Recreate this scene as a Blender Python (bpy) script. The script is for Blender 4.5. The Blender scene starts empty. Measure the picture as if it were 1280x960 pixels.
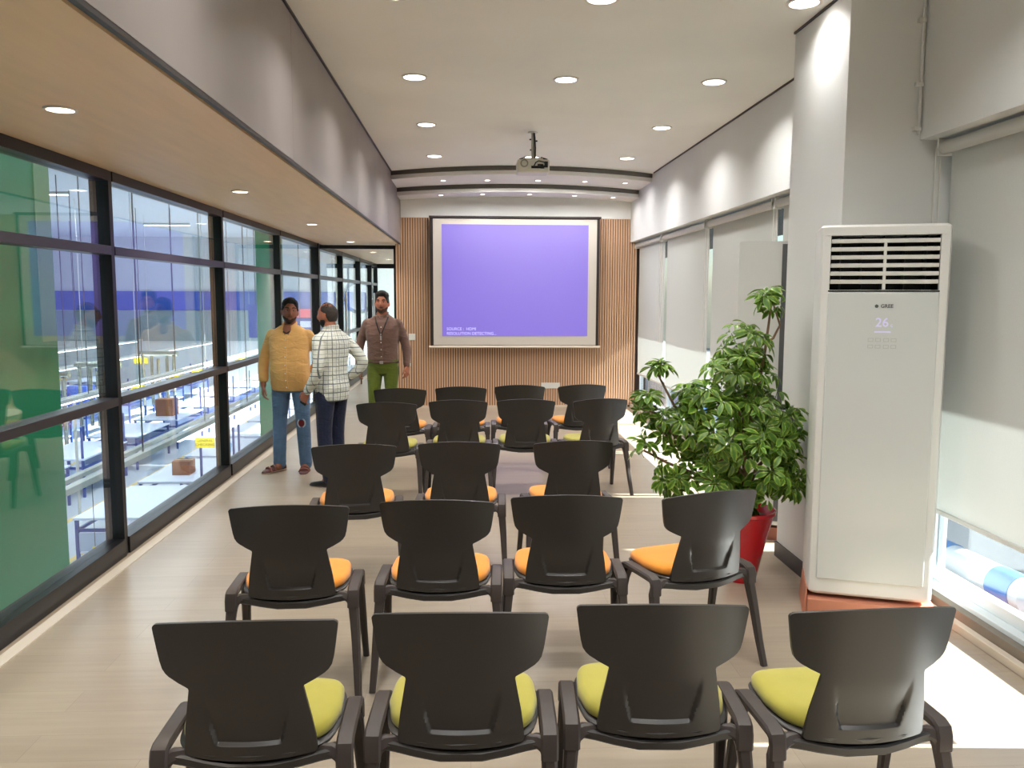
import bpy, math, random
from mathutils import Vector, Matrix

random.seed(11)
scene = bpy.context.scene
col = scene.collection
R = math.radians

# ---------------------------------------------------------------- camera
CAM_H = 1.75
FPX, PITCH, YAW, ROLL = 1034.945, .1054, .0509, .0032
_cp, _sp, _cy, _sy = math.cos(PITCH), math.sin(PITCH), math.cos(YAW), math.sin(YAW)
_fw = Vector((_sy * _cp, _cy * _cp, -_sp))
_rt = Vector((_cy, -_sy, 0))
_up = _rt.cross(_fw)
_c, _s = math.cos(ROLL), math.sin(ROLL)
_rt, _up = _c * _rt + _s * _up, _c * _up - _s * _rt
cd = bpy.data.cameras.new('camera')
cd.sensor_fit = 'HORIZONTAL'
cd.sensor_width = 36.0
cd.lens = FPX / 1280 * 36.0
cd.clip_start, cd.clip_end = .05, 400
cam = bpy.data.objects.new('camera', cd)
cm = Matrix((_rt, _up, -_fw)).transposed().to_4x4()
cm.translation = (0, 0, CAM_H)
cam.matrix_world = cm
col.objects.link(cam)
scene.camera = cam

# ---------------------------------------------------------------- world, sun, exposure
SUN_DIR = Vector((-1.40, .08, -1.0)).normalized()      # direction the light travels
world = bpy.data.worlds.new('world')
scene.world = world
world.use_nodes = True
wn = world.node_tree.nodes
wl = world.node_tree.links
wn.clear()
wo = wn.new('ShaderNodeOutputWorld')
wb = wn.new('ShaderNodeBackground')
ws = wn.new('ShaderNodeTexSky')
ws.sky_type = 'NISHITA'
ws.sun_disc = False
ws.sun_elevation = math.asin(-SUN_DIR.z)
ws.sun_rotation = math.atan2(-SUN_DIR.x, -SUN_DIR.y)
wb.inputs['Strength'].default_value = .22
wl.new(ws.outputs[0], wb.inputs['Color'])
wl.new(wb.outputs[0], wo.inputs['Surface'])
sd = bpy.data.lights.new('sun', 'SUN')
sd.energy = 27.0
sd.angle = R(.6)
sd.color = (1, .96, .9)
sun = bpy.data.objects.new('sun', sd)
sun.rotation_euler = SUN_DIR.to_track_quat('-Z', 'Y').to_euler()
sun.location = (12, 6, 9)
col.objects.link(sun)

scene.view_settings.view_transform = 'Standard'
scene.view_settings.look = 'None'
scene.view_settings.gamma = 1.0
scene.view_settings.use_curve_mapping = False
scene.view_settings.exposure = 0.36
scene.cycles.use_denoising = True
scene.cycles.max_bounces = 10
scene.cycles.diffuse_bounces = 5
scene.cycles.transparent_max_bounces = 24
scene.cycles.sample_clamp_indirect = 6.0
scene.cycles.caustics_reflective = False
scene.cycles.caustics_refractive = False

# lamp powers (watts)
P_MAIN, P_SIDE, P_STEP, P_HALL = 11.0, 12.0, 6.5, 66.0

# ---------------------------------------------------------------- helpers
def srgb(r, g, b):
    def f(c):
        c /= 255.0
        return c / 12.92 if c <= .04045 else ((c + .055) / 1.055) ** 2.4
    return (f(r), f(g), f(b), 1.0)

MATS = {}
def mat(name, rgb, rough=.5, metal=0.0, bump=0.0, bscale=40.0, var=0.0, vscale=6.0, spec=.5, stretch=(1, 1, 1),
        emit=None, estr=0.0, sheen=0.0, coat=0.0):
    if name in MATS:
        return MATS[name]
    m = bpy.data.materials.new(name)
    m.use_nodes = True
    nt = m.node_tree
    N, L = nt.nodes, nt.links
    b = N['Principled BSDF']
    c = srgb(*rgb)
    b.inputs['Base Color'].default_value = c
    b.inputs['Roughness'].default_value = rough
    b.inputs['Metallic'].default_value = metal
    b.inputs['Specular IOR Level'].default_value = spec
    if sheen:
        b.inputs['Sheen Weight'].default_value = sheen
    if coat:
        b.inputs['Coat Weight'].default_value = coat
    if emit:
        b.inputs['Emission Color'].default_value = srgb(*emit)
        b.inputs['Emission Strength'].default_value = estr
    if var or bump:
        tc = N.new('ShaderNodeTexCoord')
        mp = N.new('ShaderNodeMapping')
        mp.inputs['Scale'].default_value = stretch
        L.new(tc.outputs['Object'], mp.inputs['Vector'])
    if var:
        n = N.new('ShaderNodeTexNoise')
        n.inputs['Scale'].default_value = vscale
        n.inputs['Detail'].default_value = 4
        L.new(mp.outputs[0], n.inputs['Vector'])
        r = N.new('ShaderNodeValToRGB')
        r.color_ramp.elements[0].position = .3
        r.color_ramp.elements[1].position = .7
        r.color_ramp.elements[0].color = tuple(max(0, x * (1 - var)) for x in c[:3]) + (1,)
        r.color_ramp.elements[1].color = tuple(min(1, x * (1 + var)) for x in c[:3]) + (1,)
        L.new(n.outputs['Fac'], r.inputs['Fac'])
        L.new(r.outputs[0], b.inputs['Base Color'])
    if bump:
        n2 = N.new('ShaderNodeTexNoise')
        n2.inputs['Scale'].default_value = bscale
        n2.inputs['Detail'].default_value = 3
        L.new(mp.outputs[0], n2.inputs['Vector'])
        bp = N.new('ShaderNodeBump')
        bp.inputs['Strength'].default_value = bump
        bp.inputs['Distance'].default_value = .01
        L.new(n2.outputs['Fac'], bp.inputs['Height'])
        L.new(bp.outputs[0], b.inputs['Normal'])
    MATS[name] = m
    return m

def glass_mat(name, tint, ior=1.5):
    m = bpy.data.materials.new(name)
    m.use_nodes = True
    N, L = m.node_tree.nodes, m.node_tree.links
    N.clear()
    o = N.new('ShaderNodeOutputMaterial')
    t = N.new('ShaderNodeBsdfTransparent')
    t.inputs[0].default_value = tint
    g = N.new('ShaderNodeBsdfGlossy')
    g.inputs['Roughness'].default_value = 0.0
    fr = N.new('ShaderNodeFresnel')
    ge = N.new('ShaderNodeNewGeometry')      # same reflectance on both faces of the thin pane
    io = N.new('ShaderNodeMapRange')
    io.inputs['To Min'].default_value = ior
    io.inputs['To Max'].default_value = 1.0 / ior
    L.new(ge.outputs['Backfacing'], io.inputs['Value'])
    L.new(io.outputs[0], fr.inputs['IOR'])
    mx = N.new('ShaderNodeMixShader')
    L.new(fr.outputs[0], mx.inputs[0])
    L.new(t.outputs[0], mx.inputs[1])
    L.new(g.outputs[0], mx.inputs[2])
    L.new(mx.outputs[0], o.inputs[0])
    MATS[name] = m
    return m

def emit_mat(name, rgb, strength):
    m = bpy.data.materials.new(name)
    m.use_nodes = True
    N, L = m.node_tree.nodes, m.node_tree.links
    N.clear()
    o = N.new('ShaderNodeOutputMaterial')
    e = N.new('ShaderNodeEmission')
    e.inputs[0].default_value = srgb(*rgb)
    e.inputs[1].default_value = strength
    L.new(e.outputs[0], o.inputs[0])
    MATS[name] = m
    return m

class MB:
    """collects geometry for ONE mesh object"""
    def __init__(s):
        s.v, s.f, s.mi = [], [], []
    def add(s, vs, fs, mi=0):
        k = len(s.v)
        s.v += [tuple(p) for p in vs]
        s.f += [tuple(i + k for i in f) for f in fs]
        s.mi += [mi] * len(fs)
        return s
    def box(s, x0, x1, y0, y1, z0, z1, mi=0):
        v = [(x0, y0, z0), (x1, y0, z0), (x1, y1, z0), (x0, y1, z0), (x0, y0, z1), (x1, y0, z1), (x1, y1, z1), (x0, y1, z1)]
        return s.add(v, [(3, 2, 1, 0), (4, 5, 6, 7), (0, 1, 5, 4), (1, 2, 6, 5), (2, 3, 7, 6), (3, 0, 4, 7)], mi)
    def hexa(s, v, mi=0):
        return s.add(v, [(3, 2, 1, 0), (4, 5, 6, 7), (0, 1, 5, 4), (1, 2, 6, 5), (2, 3, 7, 6), (3, 0, 4, 7)], mi)
    def loft(s, rings, cap=True, mi=0, closed=True):
        n = len(rings[0])
        v = [p for r in rings for p in r]
        f = []
        for i in range(len(rings) - 1):
            for j in range(n if closed else n - 1):
                a, b = i * n + j, i * n + (j + 1) % n
                f.append((a, b, b + n, a + n))
        if cap:
            f.append(tuple(range(n - 1, -1, -1)))
            f.append(tuple((len(rings) - 1) * n + j for j in range(n)))
        return s.add(v, f, mi)
    def tube(s, pts, rad, n=10, mi=0, flat=1.0, flatdir=None, cap=True):
        """sweep; rad a number or list; an elliptical profile with 'flat' along flatdir"""
        pts = [Vector(p) for p in pts]
        if not isinstance(rad, (list, tuple)):
            rad = [rad] * len(pts)
        rings = []
        ref = Vector(flatdir) if flatdir else None
        prev = None
        for i, p in enumerate(pts):
            d = (pts[min(i + 1, len(pts) - 1)] - pts[max(i - 1, 0)])
            if d.length < 1e-9:
                d = Vector((0, 0, 1))
            d.normalize()
            if ref is not None:
                u = ref - d * ref.dot(d)
            elif prev is not None:
                u = prev - d * prev.dot(d)
            else:
                u = d.orthogonal()
            if u.length < 1e-6:
                u = d.orthogonal()
            u.normalize()
            prev = u
            w = d.cross(u)
            rings.append([p + u * (math.cos(2 * math.pi * k / n) * rad[i] * flat) + w * (math.sin(2 * math.pi * k / n) * rad[i]) for k in range(n)])
        return s.loft(rings, cap, mi)
    def bar(s, pts, wu, ww, updir, mi=0):
        """sweep a rectangular profile; wu along updir, ww across; numbers or lists"""
        pts = [Vector(p) for p in pts]
        if not isinstance(wu, (list, tuple)):
            wu = [wu] * len(pts)
        if not isinstance(ww, (list, tuple)):
            ww = [ww] * len(pts)
        ref = Vector(updir)
        rings = []
        for i, p in enumerate(pts):
            d = (pts[min(i + 1, len(pts) - 1)] - pts[max(i - 1, 0)]).normalized()
            u = ref - d * ref.dot(d)
            if u.length < 1e-5:
                u = d.orthogonal()
            u.normalize()
            w = d.cross(u)
            a, b = wu[i] / 2, ww[i] / 2
            rings.append([p + u * a * sx + w * b * sy for sx, sy in ((1, .6), (.6, 1), (-.6, 1), (-1, .6), (-1, -.6), (-.6, -1), (.6, -1), (1, -.6))])
        return s.loft(rings, True, mi)
    def ball(s, c, rx, ry=None, rz=None, nu=14, nv=9, mi=0):
        ry = rx if ry is None else ry
        rz = rx if rz is None else rz
        rings = []
        for j in range(nv + 1):
            t = math.pi * (j + .02) / (nv + .04)
            rings.append([(c[0] + rx * math.sin(t) * math.cos(2 * math.pi * k / nu), c[1] + ry * math.sin(t) * math.sin(2 * math.pi * k / nu), c[2] - rz * math.cos(t)) for k in range(nu)])
        return s.loft(rings, True, mi)
    def disc(s, c, r0, r1, z0, z1, n=32, mi=0):
        """a lathe ring with inner radius r0 (0 = disc), outer r1, between z0 and z1"""
        def ring(r, z):
            return [(c[0] + r * math.cos(2 * math.pi * k / n), c[1] + r * math.sin(2 * math.pi * k / n), z) for k in range(n)]
        if r0 <= 0:
            return s.loft([ring(r1, z0), ring(r1, z1)], True, mi)
        return s.loft([ring(r0, z0), ring(r1, z0), ring(r1, z1), ring(r0, z1), ring(r0, z0)], False, mi)
    def lathe(s, c, prof, n=32, mi=0, cap=True):
        return s.loft([[(c[0] + r * math.cos(2 * math.pi * k / n), c[1] + r * math.sin(2 * math.pi * k / n), c[2] + z) for k in range(n)] for r, z in prof], cap, mi)
    def mesh(s, name, mats, smooth=False, ang=35):
        me = bpy.data.meshes.new(name)
        me.from_pydata(s.v, [], s.f)
        if not isinstance(mats, (list, tuple)):
            mats = [mats]
        for m in mats:
            me.materials.append(m)
        if len(mats) > 1:
            me.polygons.foreach_set('material_index', s.mi)
        if smooth:
            me.polygons.foreach_set('use_smooth', [True] * len(me.polygons))
            me.set_sharp_from_angle(angle=R(ang))
        me.update()
        return me
    def build(s, name, mats, parent=None, smooth=False, bevel=0.0, ang=35, loc=None):
        o = bpy.data.objects.new(name, s.mesh(name, mats, smooth, ang))
        col.objects.link(o)
        if parent:
            o.parent = parent
        if loc:
            o.location = loc
        if bevel:
            b = o.modifiers.new('bevel', 'BEVEL')
            b.width = bevel
            b.segments = 2
            b.limit_method = 'ANGLE'
        return o

def tag(o, label=None, cat=None, group=None, kind=None):
    if label: o['label'] = label
    if cat: o['category'] = cat
    if group: o['group'] = group
    if kind: o['kind'] = kind
    return o

def empty(name, loc=(0, 0, 0), rz=0.0, parent=None):
    o = bpy.data.objects.new(name, None)
    o.empty_display_size = .1
    o.location = loc
    o.rotation_euler = (0, 0, rz)
    col.objects.link(o)
    if parent:
        o.parent = parent
    return o

def share(name, me, parent=None, loc=(0, 0, 0), rot=None, scale=None, src=None):
    o = bpy.data.objects.new(name, me)
    o.location = loc
    if rot: o.rotation_euler = rot
    if scale: o.scale = scale
    col.objects.link(o)
    if parent: o.parent = parent
    if src:
        for md in src.modifiers:
            b = o.modifiers.new(md.name, md.type)
            if md.type == 'BEVEL':
                b.width, b.segments, b.limit_method = md.width, md.segments, md.limit_method
    return o

def copy_tree(o, parent=None):
    c = o.copy()
    col.objects.link(c)
    c.parent = parent
    for ch in list(o.children):
        copy_tree(ch, c)
    return c

def struct(o):
    o['kind'] = 'structure'
    return o

def text_mesh(name, body, size, matr, parent=None, loc=(0, 0, 0), rot=(R(90), 0, 0), align='CENTER', ext=.0006, bold=0.0):
    cu = bpy.data.curves.new(name, 'FONT')
    cu.body = body
    cu.size = size
    cu.align_x = align
    cu.align_y = 'CENTER'
    cu.extrude = ext
    cu.offset = bold
    cu.resolution_u = 3
    tmp = bpy.data.objects.new(name + '_tmp', cu)
    col.objects.link(tmp)
    dg = bpy.context.evaluated_depsgraph_get()
    me = bpy.data.meshes.new_from_object(tmp.evaluated_get(dg))
    bpy.data.objects.remove(tmp)
    me.materials.clear()
    me.materials.append(matr)
    o = share(name, me, parent, loc, rot)
    return o

# ---------------------------------------------------------------- key dimensions
XL, XS, XR = -2.33, -1.063, 2.51        # glass wall, bulkhead face, right wall
ZW, ZC = 2.55, 3.435                    # low wooden ceiling, main ceiling
D = 13.04                               # end wall
YB = -4.5                               # wall behind the camera
XBL = 2.62                              # blind plane
YC0, YC1, XCOL = 4.615, 5.40, 2.084     # column
ZH = -2.65                              # factory hall floor

# ---------------------------------------------------------------- materials of the setting
def floor_material():
    m = bpy.data.materials.new('floor_vinyl')
    m.use_nodes = True
    N, L = m.node_tree.nodes, m.node_tree.links
    b = N['Principled BSDF']
    tc = N.new('ShaderNodeTexCoord')
    mp = N.new('ShaderNodeMapping')
    mp.inputs['Rotation'].default_value = (0, 0, 0)
    L.new(tc.outputs['Object'], mp.inputs['Vector'])
    br = N.new('ShaderNodeTexBrick')
    br.offset = .37
    br.inputs['Scale'].default_value = 1.0
    br.inputs['Brick Width'].default_value = 1.25
    br.inputs['Row Height'].default_value = .19
    br.inputs['Mortar Size'].default_value = .0012
    br.inputs['Color1'].default_value = srgb(166, 152, 134)
    br.inputs['Color2'].default_value = srgb(159, 145, 128)
    br.inputs['Mortar'].default_value = srgb(142, 129, 113)
    L.new(mp.outputs[0], br.inputs['Vector'])
    mp2 = N.new('ShaderNodeMapping')
    mp2.inputs['Scale'].default_value = (1.2, 16, 1)
    L.new(tc.outputs['Object'], mp2.inputs['Vector'])
    n = N.new('ShaderNodeTexNoise')
    n.inputs['Scale'].default_value = 1.6
    n.inputs['Detail'].default_value = 6
    L.new(mp2.outputs[0], n.inputs['Vector'])
    r = N.new('ShaderNodeValToRGB')
    r.color_ramp.elements[0].position = .3
    r.color_ramp.elements[0].color = srgb(222, 219, 214)
    r.color_ramp.elements[1].position = .72
    r.color_ramp.elements[1].color = (1, 1, 1, 1)
    L.new(n.outputs['Fac'], r.inputs['Fac'])
    mx = N.new('ShaderNodeMixRGB')
    mx.blend_type = 'MULTIPLY'
    mx.inputs[0].default_value = .42
    L.new(br.outputs['Color'], mx.inputs[1])
    L.new(r.outputs[0], mx.inputs[2])
    L.new(mx.outputs[0], b.inputs['Base Color'])
    b.inputs['Roughness'].default_value = .30
    b.inputs['Specular IOR Level'].default_value = .5
    return m

def plaster(name, rgb, var=.03):
    return mat(name, rgb, .7, bump=.04, bscale=120, var=var, vscale=1.2, spec=.2)

M_FLOOR = floor_material()
M_CEIL = plaster('ceiling_paint', (240, 240, 236))
M_WALL = plaster('wall_paint', (218, 218, 216))
M_STEP = plaster('step_paint', (238, 237, 233))
M_STEPDARK = mat('step_dark_strip', (92, 88, 84), .7)
M_BULK = mat('bulkhead_laminate', (138, 130, 127), .42, var=.05, vscale=2.2, spec=.4, stretch=(1, 1, .35))
M_WOODC = mat('soffit_veneer', (236, 206, 170), .5, var=.04, vscale=3.0, spec=.3, stretch=(6, .6, 1))
M_BLACK = mat('black_frame', (22, 21, 23), .35, spec=.4)
M_TRANSOM = mat('transom_metal', (52, 49, 56), .35, spec=.5)
M_SLAT = mat('slat_oak', (208, 168, 136), .5, var=.10, vscale=2.5, stretch=(9, 9, .5), bump=.05, bscale=60)
M_BACKER = mat('slat_felt', (58, 40, 30), .9)
M_SKIRT = mat('skirting_dark', (62, 54, 53), .5)
M_WHITE = mat('white_plastic', (224, 223, 218), .35, var=.01, vscale=3)
M_GLASS = glass_mat('clear_glass', (.93, .97, .96, 1), 1.62)
M_GLASSR = glass_mat('window_glass', (.90, .95, .97, 1), 1.38)
M_ALU = mat('aluminium', (176, 178, 178), .38, metal=.7)
M_DIFF = emit_mat('lamp_diffuser', (255, 246, 236), 9.0)
M_DIFFW = emit_mat('lamp_diffuser_warm', (255, 232, 205), 9.0)
M_RING = mat('lamp_ring', (226, 222, 216), .4)

# ================================================================ THE ROOM SHELL
# floor (runs on into the corridor behind the end wall)
fl = struct(MB().box(-2.42, 2.80, YB, 21.9, -.14, 0).build('floor', M_FLOOR))
fs = struct(MB().box(-2.285, -2.215, YB, 21.2, -.002, .006).build('trim_1', mat('floor_edge_strip', (205, 194, 178), .4)))

# main ceiling with a curved far edge (bulges towards the seats)
def arc_edge(y_end, y_mid, n=25, x0=XS, x1=XR):
    out = []
    for i in range(n):
        u = -1 + 2 * i / (n - 1)
        out.append((x0 + (x1 - x0) * i / (n - 1), y_mid + (y_end - y_mid) * u * u))
    return out
def plan_slab(edge, yback, z0, z1, front_first=True, arch=0.0):
    """slab between a curved edge and a straight back line"""
    mb = MB()
    n = len(edge)
    lo, hi, lo2, hi2 = [], [], [], []
    for i, (x, y) in enumerate(edge):
        u = -1 + 2 * i / (n - 1)
        lo.append((x, y, z0)); hi.append((x, y, z1))
        lo2.append((x, yback, z0 + arch * (1 - u * u))); hi2.append((x, yback, z1))
    rows = [lo2, lo, hi, hi2]
    mb.loft(rows, False, closed=False)
    mb.loft([hi2, lo2], False, closed=False)
    for k in (0, n - 1):
        mb.add([r[k] for r in rows], [(0, 1, 2, 3)])
    return mb
E1 = arc_edge(11.52, 10.93)
E2 = arc_edge(12.42, 11.87)
struct(plan_slab(E1, YB, ZC, ZC + .12).build('ceiling', M_CEIL))
def dark_strip(edge, z0, z1, dy=.012):  # flat dark strip along the top of a curved step edge, not recessed
    mb = MB()
    rings = []
    for x, y in edge:
        rings.append([(x, y - dy, z0), (x, y + .02, z0), (x, y + .02, z1), (x, y - dy, z1)])
    mb.loft(rings, True)
    return mb
s1 = struct(plan_slab([(x, y + .01) for x, y in E1], D + .05, 3.325, ZC - .005).build('ceiling_step', M_STEP))
struct(dark_strip(E1, 3.378, ZC - .002).build('dark_strip', M_STEPDARK, s1))
s2 = struct(plan_slab([(x, y + .01) for x, y in E2], D + .02, 3.215, 3.324, arch=.07).build('ceiling_step', M_STEP))
struct(dark_strip(E2, 3.268, 3.324).build('dark_strip', M_STEPDARK, s2))

# end wall: painted header, felt backing, oak slats each on its own
ew = struct(MB().box(XS - .09, 2.80, D, D + .14, 0, 3.6).build('wall_end', M_BACKER))
struct(MB().box(XS, XR, D - .035, D - .001, 2.955, 3.32).build('wall_header', M_STEP))
PITCHS = .0385
slat_me = MB().box(-.0135, .0135, -.022, 0, .03, 2.954).mesh('slat', M_SLAT)
nsl = int((XBL + .01 - (XS - .085)) / PITCHS)
for i in range(nsl):
    o = share('slat', slat_me, ew, (XS - .068 + PITCHS * i, D, 0))
struct(MB().box(XS - .085, XR, D - .03, D, 0, .03).build('baseboard_end', mat('end_skirting', (214, 198, 180), .5)))

# left bulkhead over the walkway, in three laminate panels with fine joints
bk = empty('bulkhead'); struct(bk)
ys = [YB, -.65, 2.27, 5.19, 8.11, 11.04, D]
for a, b in zip(ys[:-1], ys[1:]):
    MB().box(XS - .10, XS, a + .002, b - .002, ZW + .012, ZC + .1).build('panel', M_BULK, bk)
MB().box(XS - .09, XS - .003, YB, D, ZW + .02, ZC).build('joint_backing', M_BLACK, bk)
struct(MB().box(XS - .024, XS - .002, YB, D, ZW - .006, ZW + .014).build('shadow_gap_strip_1', mat('bulkhead_edge', (48, 42, 40), .5)))  # shade of the gap at the bulkhead's lower edge, painted as a dark strip
struct(MB().box(XS - .001, XS + .012, YB, 11.5, ZC - .016, ZC - .001).build('shadow_gap_strip_2', M_BLACK))  # black strip stands for the shade in the gap between bulkhead and ceiling
struct(MB().box(XL - .05, XS - .05, YB, 21.2, ZW, ZW + .12).build('ceiling_walkway', M_WOODC))

# wall behind the camera
struct(MB().box(-2.45, 2.8, YB - .15, YB, -.1, 3.6).build('wall_back', M_BULK))

# ---------------------------------------------------------------- left glazed wall (window_1)
w1 = empty('window_1', (XL, 0, 0)); struct(w1)
MULL = [YB + .1, -1.75, .70, 3.15, 5.60, 8.05, 10.43, 12.98]
FD = .125    # frame depth
def mullion(y, w=.055, z1=ZW):
    MB().box(-FD, 0, y - w / 2, y + w / 2, 0, z1).build('mullion', M_BLACK, w1, bevel=.003)
for y in MULL[:-1]:
    mullion(y)
MB().box(-.12, .02, 12.94, 13.06, 0, ZW).build('corner_post', M_BLACK, w1, bevel=.003)
for a, b in zip(MULL[:-1], MULL[1:]):
    a2, b2 = a + .0275, b - .0275
    MB().box(-FD + .01, .012, a2, b2, 0, .115).build('bottom_rail', M_BLACK, w1, bevel=.003)
    MB().box(-FD + .02, .004, a2, b2, 1.02, 1.075).build('transom', M_TRANSOM, w1, bevel=.003)
    MB().box(-FD + .02, .004, a2, b2, 2.01, 2.068).build('transom', M_TRANSOM, w1, bevel=.003)
    MB().box(-FD + .01, .006, a2, b2, 2.485, ZW).build('top_rail', M_BLACK, w1, bevel=.003)
    for z0, z1 in ((.115, 1.02), (1.075, 2.01), (2.068, 2.485)):
        MB().box(-.05, -.04, a2, b2, z0, z1).build('pane', M_GLASS, w1)

# corridor behind the portal: glazed side, doors with pull handles
d1 = empty('door_1', (0, D, 0)); struct(d1)
MB().box(XL + .02, XS - .09, -.02, .06, 2.472, 2.528).build('header', M_BLACK, d1)
MB().box(XS - .115, XS - .085, -.02, .06, 0, 2.50).build('jamb', M_BLACK, d1)
w2 = empty('window_2', (XL, 0, 0)); struct(w2)
CM = [13.06, 15.42, 17.85, 19.92, 21.15]
for y in CM[1:]:
    MB().box(-FD, .01, y - .045, y + .045, 0, ZW).build('mullion', M_BLACK, w2)
for a, b in zip(CM[:-1], CM[1:]):
    a2, b2 = a + .045, b - .045
    MB().box(-FD + .01, .012, a2, b2, 0, .115).build('bottom_rail', M_BLACK, w2)
    MB().box(-FD + .02, .004, a2, b2, 2.01, 2.068).build('transom', M_TRANSOM, w2)
    MB().box(-FD + .02, .004, a2, b2, 1.02, 1.075).build('transom', M_TRANSOM, w2)
    MB().box(-FD + .01, .006, a2, b2, 2.47, ZW).build('top_rail', M_BLACK, w2)
    for z0, z1 in ((.115, 1.02), (1.075, 2.01), (2.068, 2.47)):
        MB().box(-.05, -.04, a2, b2, z0, z1).build('pane', M_GLASS, w2)
for y in (15.42, 19.92):
    mb = MB().tube([(.06, y - .02, .7), (.06, y - .02, 1.82)], .022, 10)
    for z in (.85, 1.68):
        mb.tube([(0, y - .02, z), (.06, y - .02, z)], .012, 8)
    mb.build('pull_handle', mat('handle_steel', (205, 205, 202), .3, metal=.5), w2, smooth=True)
struct(MB().box(XS - .10, XS + .05, D + .14, 21.2, 0, ZW).build('wall_corridor', M_WALL))
# end of the corridor: a second black portal, glazed, with the bright lobby behind
d2 = empty('door_2', (0, 21.15, 0)); struct(d2)
MB().box(XL, XS - .1, -.03, .05, 2.44, ZW).build('header', M_BLACK, d2)
MB().box(XL + .62, XL + .66, -.03, .05, 0, 2.44).build('jamb', M_BLACK, d2)
MB().box(XL + .66, XS - .1, .0, .012, 0, 2.44).build('pane', M_GLASS, d2)
MB().box(XL + .0, XL + .62, .0, .012, 0, 2.44).build('pane', M_GLASS, d2)
struct(MB().box(-2.9, 1.2, 24.9, 25.05, -.1, 3.2).build('wall_lobby', mat('lobby_wall', (222, 226, 222), .6)))
struct(MB().box(-2.42, 1.2, 21.9, 25, -.14, 0).build('floor_lobby', mat('lobby_floor', (205, 203, 198), .3)))

# ---------------------------------------------------------------- right side: column, wall above the windows, windows, sills
struct(MB().box(XCOL, 2.80, YC0, YC1, 0, ZC).build('column', M_WALL))
struct(MB().box(XCOL - .014, XCOL, YC0, YC1, 0, .10).build('baseboard_column', M_SKIRT))
struct(MB().box(XR, 2.80, YC1, D, 2.60, ZC + .1).build('wall_right', M_WALL))
struct(MB().box(XR, 2.80, YB, YC0, 2.625, ZC + .1).build('wall_right_near', M_WALL))
struct(MB().box(XR - .012, XR, YC1, 11.4, ZC - .014, ZC - .001).build('shadow_gap_strip_3', M_SKIRT))  # shade of the gap where wall meets ceiling, painted as a dark strip
struct(MB().box(XCOL - .012, XCOL, YC0, YC1, ZC - .014, ZC - .001).build('shadow_gap_strip_4', M_SKIRT))  # same painted gap shade along the column top
M_SILL = mat('sill_stone', (196, 184, 168), .45, var=.05, vscale=8)
M_TRACK = mat('window_track', (118, 108, 96), .5, metal=.2)
M_FRAMEW = mat('window_frame_white', (206, 214, 218), .4)
def right_window(name, y0, y1, muls):
    w = empty(name, (XBL, 0, 0)); struct(w)
    MB().box(-.07, .20, y0, y1, 0, .045).build('sill', M_SILL, w, bevel=.004)
    MB().box(-.03, .02, y0, y1, .045, .095).build('track', M_TRACK, w)
    MB().box(.02, .14, y0, y1, .045, .12).build('bottom_frame', M_FRAMEW, w, bevel=.004)
    MB().box(.08, .14, y0, y1, .12, .185).build('bottom_rail', M_FRAMEW, w, bevel=.004)
    MB().box(.08, .14, y0, y1, 2.55, 2.63).build('top_rail', M_FRAMEW, w)
    ym = [y0] + muls + [y1]
    for y in ym:
        MB().box(.08, .14, max(y0, y - .03), min(y1, y + .03), .185, 2.55).build('mullion', M_FRAMEW, w)
    for a, b in zip(ym[:-1], ym[1:]):
        MB().box(.105, .113, a + .03, b - .03, .185, 2.55).build('pane', M_GLASSR, w)
right_window('window_3', 2.9, YC0, [])
right_window('added_window', .2, 2.3, [1.25])  # unseen window, added so daylight reaches the right-hand chairs
struct(MB().box(XR, 2.80, 2.3, 2.9, -.1, 2.63).build('wall_right_pier', M_WALL))
right_window('window_4', YC1, D, [7.05, 9.1, 11.2])
struct(MB().box(XR, 2.80, YB, .2, -.1, 2.63).build('wall_right_rear', M_WALL))

# ---------------------------------------------------------------- outdoors to the right
M_CONC = mat('concrete', (50, 55, 61), .8, var=.08, vscale=1.5, bump=.1)
struct(MB().box(2.80, 9.5, -6, 30, -.35, -.12).build('terrace_floor', M_CONC))
struct(MB().box(2.81, 4.90, -6, 30, 2.72, 2.92).build('canopy_slab', M_CONC))
struct(MB().box(9.5, 9.8, -6, 30, -.35, .95).build('parapet', mat('parapet_wall', (120, 122, 126), .8, var=.06, vscale=1)))

# ================================================================ FACTORY HALL beyond the glass
M_HF = mat('hall_floor', (176, 186, 194), .3, var=.05, vscale=.6)
M_HW = mat('hall_wall', (214, 220, 226), .6)
M_HB = mat('hall_blue', (66, 98, 190), .5)
M_HG = mat('hall_grey', (140, 160, 170), .5)
struct(MB().box(-30, XL - .09, -8, 42, ZH - .2, ZH).build('hall_floor', M_HF))
struct(MB().box(-30, XL - .09, -8, 42, 4.6, 4.8).build('hall_ceiling', mat('hall_ceiling', (212, 220, 228), .6)))
struct(MB().box(-30.2, -30, -8, 42, ZH, 4.6).build('hall_wall_side', M_HW))
struct(MB().box(-30, XL - .09, -8.2, -8, ZH, 4.6).build('hall_wall_near', M_HW))
hw = struct(MB().box(-30, XL - .09, 42, 42.2, ZH, 4.6).build('hall_wall_far', M_HW))
MB().box(-30, XL - .09, 41.9, 42, 1.02, 1.95).build('blue_band', M_HB, hw)
MB().box(-30, XL - .09, 41.88, 42, -.5, 1.0).build('grey_band', M_HG, hw)
MB().box(-29.9, -29.98, -8, 41.8, 1.02, 1.95).build('blue_band', M_HB, hw)
struct(MB().box(XL - .12, XL - .095, -8, 21.2, ZH, -.14).build('hall_wall_below_glass', M_HW))
struct(MB().box(XL - .12, XL - .0, -8, 24, ZW + .1, 4.7).build('hall_wall_above_glass', M_HW))
M_YLINE = mat('yellow_line', (222, 190, 92), .5)
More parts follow.
